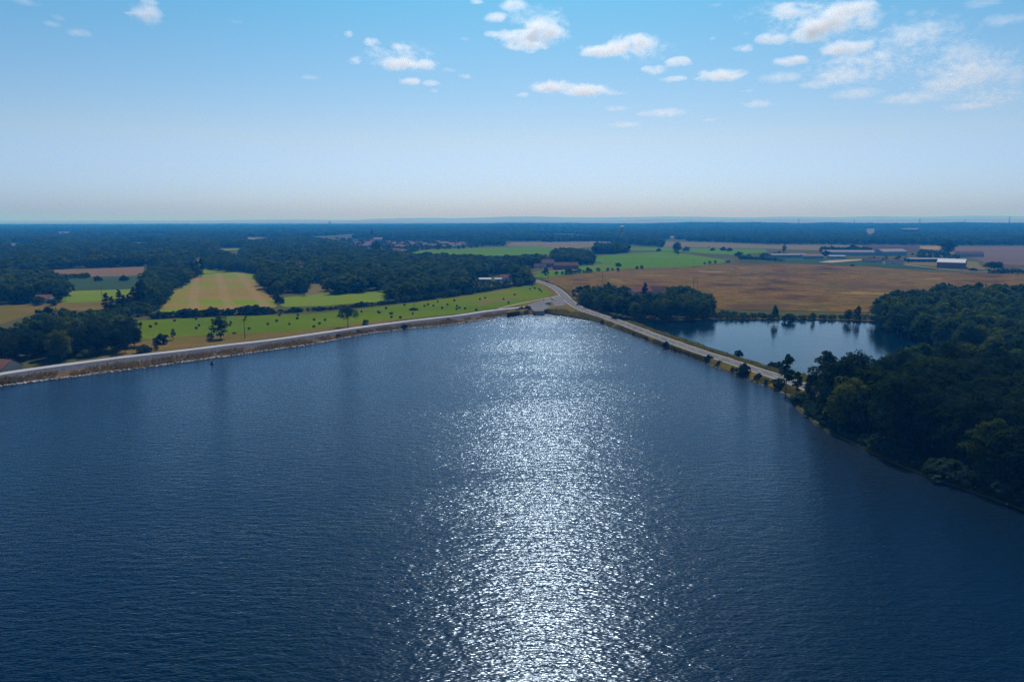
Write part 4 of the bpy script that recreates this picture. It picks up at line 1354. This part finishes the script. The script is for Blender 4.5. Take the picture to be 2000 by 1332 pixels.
# ------------------------------------------------------------------ buildings
def gable(name, label, cat, u, v, wd, dp, he, hr, rz, wall, roof, doors=1, wins=2, chimney=False, group=None, z=.4, over=.4, big_door=False, end_wins=0):
    """gabled building: ridge along local x; front wall faces -y; window and door pieces stand proud of the walls"""
    p = gp(u, v, z)
    t = thing(name, p, rz, label, cat, group)
    a, d = wd / 2, dp / 2
    obj('wall', [(-a, -d, -.3), (a, -d, -.3), (a, d, -.3), (-a, d, -.3), (-a, -d, he), (a, -d, he), (a, d, he), (-a, d, he), (-a, 0, hr - .12), (a, 0, hr - .12)],
        [(0, 1, 5, 4), (1, 2, 6, 9, 5), (2, 3, 7, 6), (3, 0, 4, 8, 7), (3, 2, 1, 0)], wall, t)
    s = (hr - he) / d
    e, yo = a + over, d + over
    ze = he - over * s
    rf = obj('roof', [(-e, -yo, ze), (e, -yo, ze), (e, 0, hr), (-e, 0, hr), (-e, yo, ze), (e, yo, ze), (-e, -yo, ze + .22), (e, -yo, ze + .22), (e, 0, hr + .22), (-e, 0, hr + .22), (-e, yo, ze + .22), (e, yo, ze + .22)],
             [(0, 1, 2, 3), (3, 2, 5, 4), (7, 6, 9, 8), (8, 9, 10, 11), (0, 6, 7, 1), (4, 5, 11, 10), (0, 3, 9, 6), (3, 4, 10, 9), (1, 7, 8, 2), (2, 8, 11, 5)], roof, t)
    if chimney:
        B().box(a * .5 - .4, a * .5 + .4, -.4, .4, hr - .6, hr + 1.1).obj('chimney', M['brick'], rf)
    for k in range(wins):
        x = -a + wd * (k + .5) / wins + (.9 if doors and k == wins // 2 else 0)
        x = max(-a + .8, min(a - .8, x))
        wo = B().box(x - .6, x + .6, -d - .06, -d + .05, 1.0, 2.2).obj('window', M['white'], t)
        B().box(x - .48, x + .48, -d - .09, -d - .055, 1.1, 2.1).obj('pane', M['glass'], wo)
    for k in range(end_wins):
        y = -d + dp * (k + .5) / end_wins
        wo = B().box(a - .05, a + .06, y - .6, y + .6, 1.0, 2.2).obj('window', M['white'], t)
        B().box(a + .055, a + .09, y - .48, y + .48, 1.1, 2.1).obj('pane', M['glass'], wo)
    for k in range(doors):
        if big_door:
            B().box(a - .05, a + .06, -dp * .22, dp * .22, 0, he * .85).obj('door', M['dark'], t)
        else:
            B().box(-.5, .5, -d - .07, -d + .05, 0, 2.1).obj('door', M['wood'], t)
    return t
HB = []
gable('barn', 'large brown barn with a pale sheet roof beside the farm lane', 'barn', 1858, 523.5, 30, 24, 7.5, 11.5, R(-38), M['clad'], M['sheet'], 1, 0, big_door=True)
single(1843, 522, 'bush1', 4.5, 'shrub', 'dark bush against the long wall of the brown barn', 'shrub', wide=.8)
single(1902, 529, 'bush1', 3.2, 'shrub', 'dark hedge bush beside the lane at the barn corner', 'shrub', wide=2.0)
gable('barn', 'brown tiled barn with blue-grey walls behind the huge round tree', 'barn', 1893, 502, 38, 14, 5.5, 9, R(-8), M['clad_blue'], M['tile_brown'], 1, 4)
gable('shed', 'long pale ridged shed behind the farm', 'shed', 1655, 499, 84, 16, 6, 9, R(-6), M['clad_blue'], M['sheet_grey'], 0, 8)
gable('shed', 'low shed with a bright white roof before the long pale shed', 'shed', 1633, 505, 26, 10, 3.6, 5, R(-3), M['clad_blue'], M['sheet_dull'], 1, 3)
gable('shed', 'shed with a dusty red roof beside the farm sheds', 'shed', 1585, 506, 31, 14, 5, 7.5, R(-4), M['clad_blue'], M['tile_pink'], 1, 3)
gable('shed', 'long low grey shed at the near end of the farm', 'shed', 1538, 504, 58, 12, 5, 7, R(4), M['clad_blue'], M['sheet_grey'], 1, 5)
gable('barn', 'blue-grey barn with a low roof behind the farmhouses', 'barn', 1738, 499, 50, 22, 7, 11, R(14), M['clad_blue'], M['sheet_grey'], 1, 5, big_door=True)
gable('shed', 'long dark open shed beside the brown barn', 'shed', 1800, 512, 46, 12, 4.5, 6, R(-4), M['slate'], M['sheet_grey'], 0, 6)
gable('farmhouse', 'low tiled farmhouse left of the parked vans', 'house', 1703, 513, 24, 10, 3.6, 6, R(3), M['render'], M['tile_brown'], 1, 5, True)
gable('farmhouse', 'tiled farmhouse with a bright gable at the lane corner', 'house', 1745, 516.5, 24, 11, 3.6, 6.6, R(-12), M['white'], M['tile_brown'], 1, 4, True)
gable('house', 'white house with a grey roof right of the umbrella tree', 'house', 1968, 530, 17, 9, 3.2, 5.4, R(-4), M['white'], M['tile_brown'], 1, 4)
gable('farmhouse', 'brick farmhouse with a brown tiled roof by the road bend', 'house', 1105, 526, 30, 14, 5, 8.6, R(2), M['brick'], M['tile_brown'], 1, 5, True)
gable('farmhouse', 'tall-gabled house with a dusty pink roof beside the brick farmhouse', 'house', 1070, 522, 16, 10, 5.5, 10, R(-18), M['brick'], M['tile_pink'], 1, 3, True)
gable('house', 'low house with white gable windows left of the dusty pink roof', 'house', 1054, 523.5, 15, 8, 3, 5.5, R(8), M['white'], M['tile_brown'], 1, 3)
gable('house', 'long house with a clay tiled roof in the grove above the pond', 'house', 1250, 576.5, 17, 9, 3.4, 6.4, R(16), M['render'], M['tile'], 1, 4, True)
gable('house', 'second tiled roof wing beside the largest grove tree', 'house', 1287, 575, 14, 9, 3.4, 6.6, R(-12), M['render'], M['tile_brown'], 1, 3)
gable('shed', 'long shed with a bright white roof at the wood edge above the hay field', 'shed', 944, 551, 15, 6, 3.0, 3.9, R(2), M['clad_blue'], M['sheet'], 1, 4)
gable('shed', 'small white-roofed lean-to right of the long bright shed', 'shed', 973, 550, 6.5, 4, 2.6, 3.3, R(2), M['white'], M['sheet'], 1, 1)
gable('house', 'pale house with a red tiled roof behind the white-roofed sheds', 'house', 987, 548.5, 11, 8, 3.6, 6.2, R(10), M['white'], M['tile'], 1, 3, True)
gable('hut', 'red-tiled hut beside the dam track at the photo edge', 'hut', 4, 725, 11, 8.5, 2.2, 4.9, R(-14), M['render'], M['tile'], 1, 2)
gable('house', 'white house half hidden by trees left of the bright meadow', 'house', 88, 592, 10, 8, 3.4, 6, R(10), M['white'], M['tile'], 1, 3)
gable('house', 'white house with a red hipped roof in the trees beyond the pale field', 'house', 1133, 469.5, 20, 14, 7, 11.5, R(0), M['white'], M['tile_pink'], 1, 4)
gable('house', 'long low red roof at the corner of the pale field', 'house', 1181, 478, 28, 10, 4, 6.5, R(0), M['render'], M['tile_pink'], 1, 4)

GAPS = [(194, 492, 9), (28, 488, 7), (286, 494, 6), (280, 476, 8), (352, 488, 7), (560, 510, 8), (275, 474.5, 28), (447, 486, 24), (40, 476, 24), (165, 503, 8), (588, 519, 12), (615, 498, 9)]
for (u, v, lb, wm, rm) in ((194, 492, 'pale house with a pink roof alone in the woods beyond the rust field', 'render', 'tile_pink'), (28, 488, 'white house lost in the woods at the far left edge', 'white', 'tile_brown'),
                           (286, 494, 'small pale house in the trees above the rust field corner', 'white', 'sheet'), (352, 488, 'white-walled house in the woods above the far meadow', 'white', 'tile_pink'),
                           (588, 519, 'house with a tan roof in a glade of the big wood', 'render', 'tile'), (165, 503, 'low pale house in the woods right above the rust field', 'white', 'tile_pink'), (615, 498, 'red-roofed house at the upper edge of the big wood', 'white', 'tile')):
    gable('house', lb, 'house', u, v, 17, 10, 4.2, 7.2, R(rng.uniform(-20, 20)), M[wm], M[rm], 1, 3)
for q_, mk_ in (([(248, 475.5), (302, 474), (302, 476.5), (250, 478)], 'pale'), ([(424, 487.5), (470, 485), (471, 488), (428, 490)], 'meadow'), ([(18, 477), (62, 476), (62, 478.5), (20, 479)], 'pale')):
    poly_sheet('woodland_glade', gl(q_), M[mk_], .44)
# village: each house a thing, its mesh shared among four kinds
VH = []
def village_house(x, y, i, label):
    kind = i % 4
    t = thing('village_house', (x, y, .4), rng.uniform(-.5, .5), label, 'house', 'houses of the far village')
    if len(VH) <= kind:
        a, d, he, hr = ((7, 4.5, 3.2, 5.8), (6, 5, 5.2, 8), (8.5, 5, 3.4, 6.4), (5.5, 4.5, 3.2, 5.6))[kind]
        wl_ = obj('wall', [(-a, -d, -.3), (a, -d, -.3), (a, d, -.3), (-a, d, -.3), (-a, -d, he), (a, -d, he), (a, d, he), (-a, d, he), (-a, 0, hr - .1), (a, 0, hr - .1)],
                  [(0, 1, 5, 4), (1, 2, 6, 9, 5), (2, 3, 7, 6), (3, 0, 4, 8, 7)], [M['render'], M['white'], M['render'], M['white']][kind], t)
        e, yo, ze = a + .5, d + .5, he - .3
        rf = obj('roof', [(-e, -yo, ze), (e, -yo, ze), (e, 0, hr), (-e, 0, hr), (-e, yo, ze), (e, yo, ze), (-e, -yo, ze + .25), (e, -yo, ze + .25), (e, 0, hr + .25), (-e, 0, hr + .25), (-e, yo, ze + .25), (e, yo, ze + .25)],
                 [(0, 1, 2, 3), (3, 2, 5, 4), (7, 6, 9, 8), (8, 9, 10, 11), (0, 6, 7, 1), (4, 5, 11, 10), (0, 3, 9, 6), (3, 4, 10, 9), (1, 7, 8, 2), (2, 8, 11, 5)], M['tile_pink'], t)
        b = B()
        for k in range(3):
            x_ = -a + 2 * a * (k + .5) / 3
            b.box(x_ - .6, x_ + .6, -d - .06, -d + .04, 1, 2.2)
        wi = b.obj('window', M['glass'], t)
        VH.append((wl_, rf, wi))
    else:
        for src in VH[kind]:
            part_of(src, t)
    return t
vi = 0
VPOS = []
for v, u0, u1, n in ((468.5, 660, 678, 2), (470, 720, 737, 3), (474.5, 690, 735, 5), (476, 755, 830, 7), (478.5, 692, 728, 6), (480, 752, 815, 8), (481.5, 812, 838, 4), (483, 700, 725, 4), (484.5, 762, 800, 5), (477, 842, 870, 4), (479, 862, 905, 6), (481, 868, 920, 7), (484, 842, 900, 5), (491, 712, 722, 2), (494, 762, 790, 4)):
    for k in range(n):
        u = u0 + (u1 - u0) * (k + rng.uniform(.2, .8)) / n
        p = gp(u, v + rng.uniform(-.6, .6))
        village_house(p.x, p.y, vi, ('low pink-roofed house at the church end of the far village' if u < 745 else 'low pink-roofed house in the middle rows of the far village' if u < 840 else 'low pink-roofed house beside the green field at the village end'))
        VPOS.append((p.x, p.y))
        vi += 1

for x, y in scatter(gl([(655, 467), (930, 471), (945, 483), (900, 487), (830, 489), (790, 498), (700, 499), (690, 480)]), 18, 91):
    if all(math.hypot(x - a, y - b) > 11 for a, b in VPOS):
        h_ = rng.uniform(4.5, 9.5) / 13
        STUFF_PTS.append((x, y, .3, h_ * 1.25, h_))
A_ = np.array(STUFF_PTS)
dz_ = A_[:, 2] - CAM_H
f_ = A_[:, 1] * math.cos(PITCH) - dz_ * math.sin(PITCH)
U_ = 1000 + 1333.33 * A_[:, 0] / f_
V_ = 666 - 1333.33 * (A_[:, 1] * math.sin(PITCH) + dz_ * math.cos(PITCH)) / f_
keep_ = np.ones(len(A_), bool)
for u, v, hw in GAPS:                                     # glades in which the houses and fields within the woods stand
    keep_ &= ~((np.abs(U_ - u) < hw) & (V_ > v - 1.5) & (V_ < v + (v - 431) * .26))
instancer('woodland', A_[keep_], PC, 5)
# church with its spire
p = gp(727, 474)
t = thing('church', p, .2, 'dark church steeple rising above the village trees', 'church')
B().box(-4.5, 4.5, -4.5, 4.5, -.5, 21).obj('tower', M['stone'], t)
ob = obj('spire', [(-5.6, -5.6, 21), (5.6, -5.6, 21), (5.6, 5.6, 21), (-5.6, 5.6, 21), (0, 0, 37.5)], [(0, 1, 4), (1, 2, 4), (2, 3, 4), (3, 0, 4), (3, 2, 1, 0)], M['slate'], t)
obj('nave', [(4.5, -6, -.5), (28, -6, -.5), (28, 6, -.5), (4.5, 6, -.5), (4.5, -6, 9), (28, -6, 9), (28, 6, 9), (4.5, 6, 9), (4.5, 0, 14), (28, 0, 14)],
    [(0, 1, 5, 4), (1, 2, 6, 9, 5), (2, 3, 7, 6), (3, 0, 4, 8, 7), (4, 5, 9, 8), (6, 7, 8, 9)], M['stone'], t)
for s_ in (-1, 1):
    B().box(s_ * 1.7 - .7, s_ * 1.7 + .7, -4.6, -4.45, 15, 18.5).obj('window', M['dark'], t)
# water tower
p = gp(1214, 474)
t = thing('water_tower', p, 0, 'pale mushroom-shaped water tower standing over the far trees', 'water tower')
B().lathe([(4.4, -.5), (3.0, 6), (2.6, 22), (2.9, 30)], 16).obj('shaft', M['concrete'], t, True)
B().lathe([(2.9, 30), (7.8, 38), (8.0, 41.5), (7.2, 42.4)], 20).obj('tank', M['concrete'], t, True)
B().lathe([(7.4, 42.3), (4.0, 44.2), (.4, 44.9)], 20).obj('cap', M['white'], t, True)
B().tube([(0, 0, 44.8), (0, 0, 49)], .15, 6).obj('mast', M['iron'], t)
# slim mast on the left skyline
d = ray(644, 437)
pm = (d.x * 5600 / d.y, 5600, terrain(d.x * 5600 / d.y, 5600))
t = thing('water_tower', pm, 0, 'tiny water tower on the skyline left of the church', 'water tower')
B().lathe([(3.5, -1), (2.4, 34)], 10).obj('shaft', M['concrete'], t)
B().lathe([(2.5, 34), (8, 40), (8, 45), (3, 47)], 12).obj('tank', M['concrete'], t)

# ------------------------------------------------------------------ vehicles, buoy, small things
def car(u, v, z, rz, paint, label, van=False, name='parked_car', cat='car'):
    p = gp(u, v, z)
    t = thing(name, p, rz, label, cat)
    L2, W2_, hb, ht = (2.5, .95, 1.15, 2.1) if van else (2.1, .86, .88, 1.45)
    b = B()
    sec = [(-L2, .45, hb * .92), (-L2 * .97, .3, hb), (-L2 * .4, .28, hb * 1.02), (L2 * .35, .28, hb), (L2 * .9, .3, hb * .82), (L2, .42, hb * .62)]
    V_, F_ = [], []
    for x, z0, z1 in sec:
        for yy_, zz_ in ((-W2_ * .94, z0), (-W2_, (z0 + z1) / 2), (-W2_ * .92, z1), (W2_ * .92, z1), (W2_, (z0 + z1) / 2), (W2_ * .94, z0)):
            V_.append((x, yy_, zz_))
    for i in range(len(sec) - 1):
        for k in range(6):
            F_.append((i * 6 + k, i * 6 + (k + 1) % 6, (i + 1) * 6 + (k + 1) % 6, (i + 1) * 6 + k))
    F_ += [tuple(range(6))[::-1], tuple(30 + k for k in range(6))]
    obj('body', V_, F_, paint, t)
    x0, x1, x2, x3 = (-L2 * .96, -L2 * .93, L2 * .25, L2 * .62) if van else (-L2 * .85, -L2 * .55, L2 * .12, L2 * .48)
    obj('window', [(x0, -W2_ * .88, hb), (x3, -W2_ * .88, hb * .96), (x3, W2_ * .88, hb * .96), (x0, W2_ * .88, hb), (x1, -W2_ * .74, ht - .06), (x2, -W2_ * .74, ht - .06), (x2, W2_ * .74, ht - .06), (x1, W2_ * .74, ht - .06)],
        [(0, 1, 5, 4), (1, 2, 6, 5), (2, 3, 7, 6), (3, 0, 4, 7)], M['glass'], t)
    B().box(x1 - .03, x2 + .03, -W2_ * .76, W2_ * .76, ht - .07, ht).obj('roof', paint, t)
    for x in (-L2 * .6, L2 * .6):
        for y in (-W2_ + .06, W2_ - .06):
            B().tube([(x, y - .1, .32), (x, y + .1, .32)], .32, 12).obj('wheel', M['rubber'], t)
    for y in (-W2_ * .6, W2_ * .6):
        B().box(L2 * .97, L2 * 1.01, y - .16, y + .16, hb * .5, hb * .66).obj('headlight', M['white'], t)
    return t
car(1070.5, 594.5, 2.32, R(160), M['car_teal'], 'teal car parked alone on the lakeside car park')
car(1081, 586, 2.32, R(-70), M['car_white'], 'white car parked at the verge between car park and road')
car(1069.5, 551.5, 1.05, R(-55), M['car_dark'], 'dark car driving down the road past the bend', name='moving_car')
car(1038.5, 543, .8, R(-25), M['car_white'], 'white car driving away where the road reaches the trees', name='moving_car')
car(1116, 526.5, .6, R(5), M['car_white'], 'white car parked before the brick farmhouse')
car(1077, 523.5, .6, R(70), M['car_white'], 'white car between the brick farmhouse and pink-roofed house')
car(1141, 518, .6, R(10), M['car_white'], 'white van parked right of the brick farmhouse', True, 'parked_van', 'van')
car(1168, 514, .6, R(0), M['car_white'], 'white van left of two parked at the green field corner', True, 'parked_van', 'van')
car(1172, 514.3, .6, R(5), M['car_white'], 'white van right of two parked at the green field corner', True, 'parked_van', 'van')
car(1758, 508, 1.0, R(20), M['car_white'], 'white van parked between the farmhouses and dark shed', True, 'parked_van', 'van')
car(1774, 509, 1.0, R(-20), M['car_white'], 'white car parked beside the long dark open shed')
car(1384, 483, 1.0, R(-10), M['car_white'], 'pale van standing far out on the pale upper field', True, 'parked_van', 'van')
for u, lb in ((1480, 'leftmost'), (1490, 'middle'), (1497, 'rightmost')):
    car(u, 502.5, 1.0, R(5), M['car_white'], f'{lb} white van of three parked by the low grey shed', True, 'parked_van', 'van')

p = gp(414.5, 711, 0)
t = thing('buoy', (p.x, p.y, .0), .3, 'small dark buoy floating on the lake near the dam', 'buoy')
B().lathe([(.45, -.3), (.82, -.12), (.85, .22), (.6, .42)], 16).obj('float', M['buoy'], t, True)
B().lathe([(.55, .4), (.32, .95), (.26, 1.25), (.05, 1.5)], 14).obj('top_mark', M['buoy'], t, True)
B().tube([(0, 0, 1.4), (0, 0, 2.1)], .04, 6).obj('staff', M['iron'], t)

def sign(u, v, z, label, h=2.2, w_=.7):
    p = gp(u, v, z)
    t = thing('sign_post', p, 0, label, 'sign')
    B().tube([(0, 0, -.3), (0, 0, h)], .05, 6).obj('post', M['iron'], t)
    B().box(-w_ / 2, w_ / 2, -.09, -.05, h - .8, h).obj('panel', M['wood'], t)
sign(1061.5, 590, 2.3, 'brown notice board at the car park entrance')
sign(1075, 588, 2.3, 'tall narrow post by the white parked car', 3.2, .35)
for i, (u, v) in enumerate(((1121, 600.5), (1140, 608.8), (1086, 571), (1094, 579.5))):
    p = gp(u, v, 2.2)
    t = thing('road_bollard', (p.x, p.y, 2.0), 0, 'short white marker post along the inside of the road bend', 'marker post', 'marker posts at the road bend')
    B().tube([(0, 0, -.2), (0, 0, 1.0)], .08, 6).obj('post', M['white'], t)
    B().tube([(0, 0, .8), (0, 0, .92)], .085, 6).obj('band', M['dark'], t)

# ------------------------------------------------------------------ haze in the air
def make_haze():
    m = bpy.data.materials.new('haze')
    m.use_nodes = True
    N = m.node_tree.nodes
    N.remove(N['Principled BSDF'])
    pv = N.new('ShaderNodeVolumePrincipled')
    pv.inputs['Color'].default_value = (.030, .35, 1, 1)
    pv.inputs['Absorption Color'].default_value = (1, 1, 1, 1)
    pv.inputs['Density'].default_value = 2.0e-4
    pv.inputs['Anisotropy'].default_value = .12
    m.node_tree.links.new(pv.outputs[0], N['Material Output'].inputs['Volume'])
    x, y0, y1, z0, z1 = 27500, -26500, 27500, -3, 230
    v = [(a, b, c) for a in (-x, x) for b in (y0, y1) for c in (z0, z1)]
    obj('haze', v, [(0, 1, 3, 2), (4, 6, 7, 5), (0, 4, 5, 1), (2, 3, 7, 6), (0, 2, 6, 4), (1, 5, 7, 3)], m, None, False, 'stuff')
make_haze()

# ------------------------------------------------------------------ clouds: thin bodies of real vapour high above the haze
def cloud_mat(name, gain, thr, amp=2.6, k=1.0):
    """vapour whose density thins out to nothing inside the body's own outline, ragged by several sizes of billow"""
    m = bpy.data.materials.new(name)
    m.use_nodes = True
    N, L = m.node_tree.nodes, m.node_tree.links
    N.remove(N['Principled BSDF'])
    tc = N.new('ShaderNodeTexCoord')
    ln = N.new('ShaderNodeVectorMath')
    ln.operation = 'DOT_PRODUCT'
    L.new(tc.outputs['Object'], ln.inputs[0])
    L.new(tc.outputs['Object'], ln.inputs[1])
    g = N.new('ShaderNodeNewGeometry')
    n = noise_node(N, L, g.outputs['Position'], (k / 130, k / 130, k / 85), 0, 6, .64, .6)
    def mth(op, a, b, clamp=False):
        x = N.new('ShaderNodeMath')
        x.operation = op
        x.use_clamp = clamp
        for i, q in enumerate((a, b)):
            if hasattr(q, 'is_output'):
                L.new(q, x.inputs[i])
            else:
                x.inputs[i].default_value = q
        return x.outputs[0]
    edge = mth('SUBTRACT', 1.0, ln.outputs['Value'], True)
    d = mth('ADD', mth('MULTIPLY', mth('SUBTRACT', n.outputs['Fac'], .5), amp), mth('MULTIPLY', edge, .95))
    d = mth('SUBTRACT', d, thr, True)
    d = mth('MULTIPLY', mth('MULTIPLY', d, mth('MULTIPLY', edge, 3.0, True)), gain)
    pv = N.new('ShaderNodeVolumePrincipled')
    pv.inputs['Color'].default_value = (1, 1, 1, 1)
    pv.inputs['Anisotropy'].default_value = .55
    L.new(d, pv.inputs['Density'])
    L.new(pv.outputs[0], N['Material Output'].inputs['Volume'])
    return m
CM = [cloud_mat('cloud_vapour', .0170, .42), cloud_mat('thin_cloud_vapour', .0050, .40), cloud_mat('broken_cloud_vapour', .0060, .84, 4.6, 1.5)]
CLOUDS = [(285, 28, 70, 44, 0), (288, 4, 40, 10, 0), (112, 34, 30, 12, 1), (104, 48, 38, 12, 1), (155, 65, 50, 13, 1), (40, 3, 70, 10, 1), (460, 43, 28, 7, 1), (680, 67, 24, 13, 0), (655, 73, 12, 7, 1), (692, 117, 32, 15, 0), (730, 83, 40, 15, 0),
          (784, 93, 42, 13, 0), (786, 102, 30, 8, 1), (842, 105, 24, 9, 1), (777, 126, 90, 22, 0), (836, 127, 60, 18, 0), (875, 137, 34, 8, 1), (800, 159, 48, 13, 0), (842, 163, 42, 10, 0), (848, 178, 24, 7, 1), (907, 76, 24, 7, 1), (910, 150, 36, 8, 1),
          (970, 35, 64, 14, 0), (1003, 11, 60, 20, 0), (930, 3, 30, 8, 0), (1062, 62, 105, 48, 0), (1010, 76, 100, 34, 0), (1030, 90, 90, 18, 0), (960, 68, 36, 12, 0), (1236, 86, 100, 34, 0), (1180, 100, 110, 22, 0), (1020, 185, 30, 9, 0), (1075, 170, 90, 22, 0),
          (1140, 177, 110, 20, 0), (1195, 182, 60, 10, 1), (1325, 122, 60, 16, 0), (1280, 137, 56, 16, 0), (1390, 77, 18, 8, 0), (1398, 10, 30, 6, 1), (1404, 148, 110, 17, 0), (1318, 155, 62, 10, 0), (1452, 95, 50, 13, 0), (1455, 66, 24, 8, 1), (1508, 76, 66, 24, 0),
          (1550, 22, 110, 24, 0), (1620, 45, 120, 40, 0), (1580, 68, 90, 26, 0), (1660, 18, 110, 34, 0), (1700, 40, 60, 36, 0), (1545, 119, 76, 16, 0), (1520, 124, 40, 8, 1), (1528, 152, 96, 18, 1), (1650, 94, 108, 24, 0), (1655, 119, 70, 14, 1), (1640, 150, 120, 26, 1),
          (1600, 165, 80, 14, 1), (1780, 66, 110, 30, 1), (1830, 52, 60, 24, 1), (1780, 26, 26, 12, 1), (1818, 25, 36, 18, 1), (1670, 184, 100, 20, 1), (1880, 105, 90, 44, 1), (1910, 140, 120, 40, 1), (1850, 165, 110, 28, 1), (1725, 108, 60, 16, 1), (1968, 38, 84, 24, 1),
          (1922, 6, 80, 14, 1), (1785, 192, 150, 16, 1), (1895, 208, 110, 12, 1), (1205, 212, 56, 8, 1), (1295, 221, 110, 12, 1), (1220, 244, 70, 9, 1), (1385, 235, 44, 6, 1), (1480, 203, 64, 15, 1), (1460, 178, 30, 7, 1), (1985, 150, 40, 40, 1), (605, 152, 40, 8, 1), (1610, 45, 250, 80, 2), (1790, 75, 230, 70, 2), (1890, 140, 240, 95, 2), (1690, 130, 260, 60, 2), (1500, 25, 120, 40, 2), (1940, 190, 180, 40, 2), (1040, 30, 160, 40, 2), (780, 110, 170, 50, 2), (1250, 100, 150, 40, 2)]
CLOUD_ME = []
for k_ in range(3):
    bm = bmesh.new()
    bmesh.ops.create_icosphere(bm, subdivisions=3, radius=1)
    me = bpy.data.meshes.new('cloud')
    bm.to_mesh(me)
    bm.free()
    me.materials.append(CM[k_])
    CLOUD_ME.append(me)
def cloud(u, v, wp, hp, thin, i):
    g = random.Random(100 + i)
    alt = 1500 + g.uniform(-40, 40)
    d = ray(u, v)
    k = (alt - CAM_H) / d.z
    P = Vector((0, 0, CAM_H)) + d * k
    W, Hh = wp / 1333.33 * k, hp / 1333.33 * k
    me = CLOUD_ME[thin]
    o = bpy.data.objects.new('cloud', me)
    COL.objects.link(o)
    o.location = P
    o.scale = (W * .62, max(W * .5, Hh * .8), Hh * .72)
    o.rotation_euler.z = math.atan2(-d.x, d.y)
    big = {25: 'largest white cloud, high above the middle of the lake', 29: 'long white cloud above the road bend', 0: 'squarish white cloud alone high over the dam'}
    if i in big:
        tag(o, big[i], 'cloud', 'clouds')
    elif u < 560:
        tag(o, 'small wispy cloud in the blue sky over the dam', 'cloud', 'clouds over the dam')
    elif u < 1450:
        tag(o, 'small bright cloud puff in the sky above the lake and village', 'cloud', 'clouds above the lake')
    else:
        tag(o, 'thin white cloud in the broken bank above the wood and pond', 'cloud', 'clouds above the pond')
for i, c_ in enumerate(CLOUDS):
    cloud(*c_, i)
print('TREES', n1, n2, n3, n4, 'STUFF', len(STUFF_PTS), 'HEDGE', len(hl), 'VILLAGE', vi, 'TRIS', sum(len(me.polygons) for me in bpy.data.meshes))
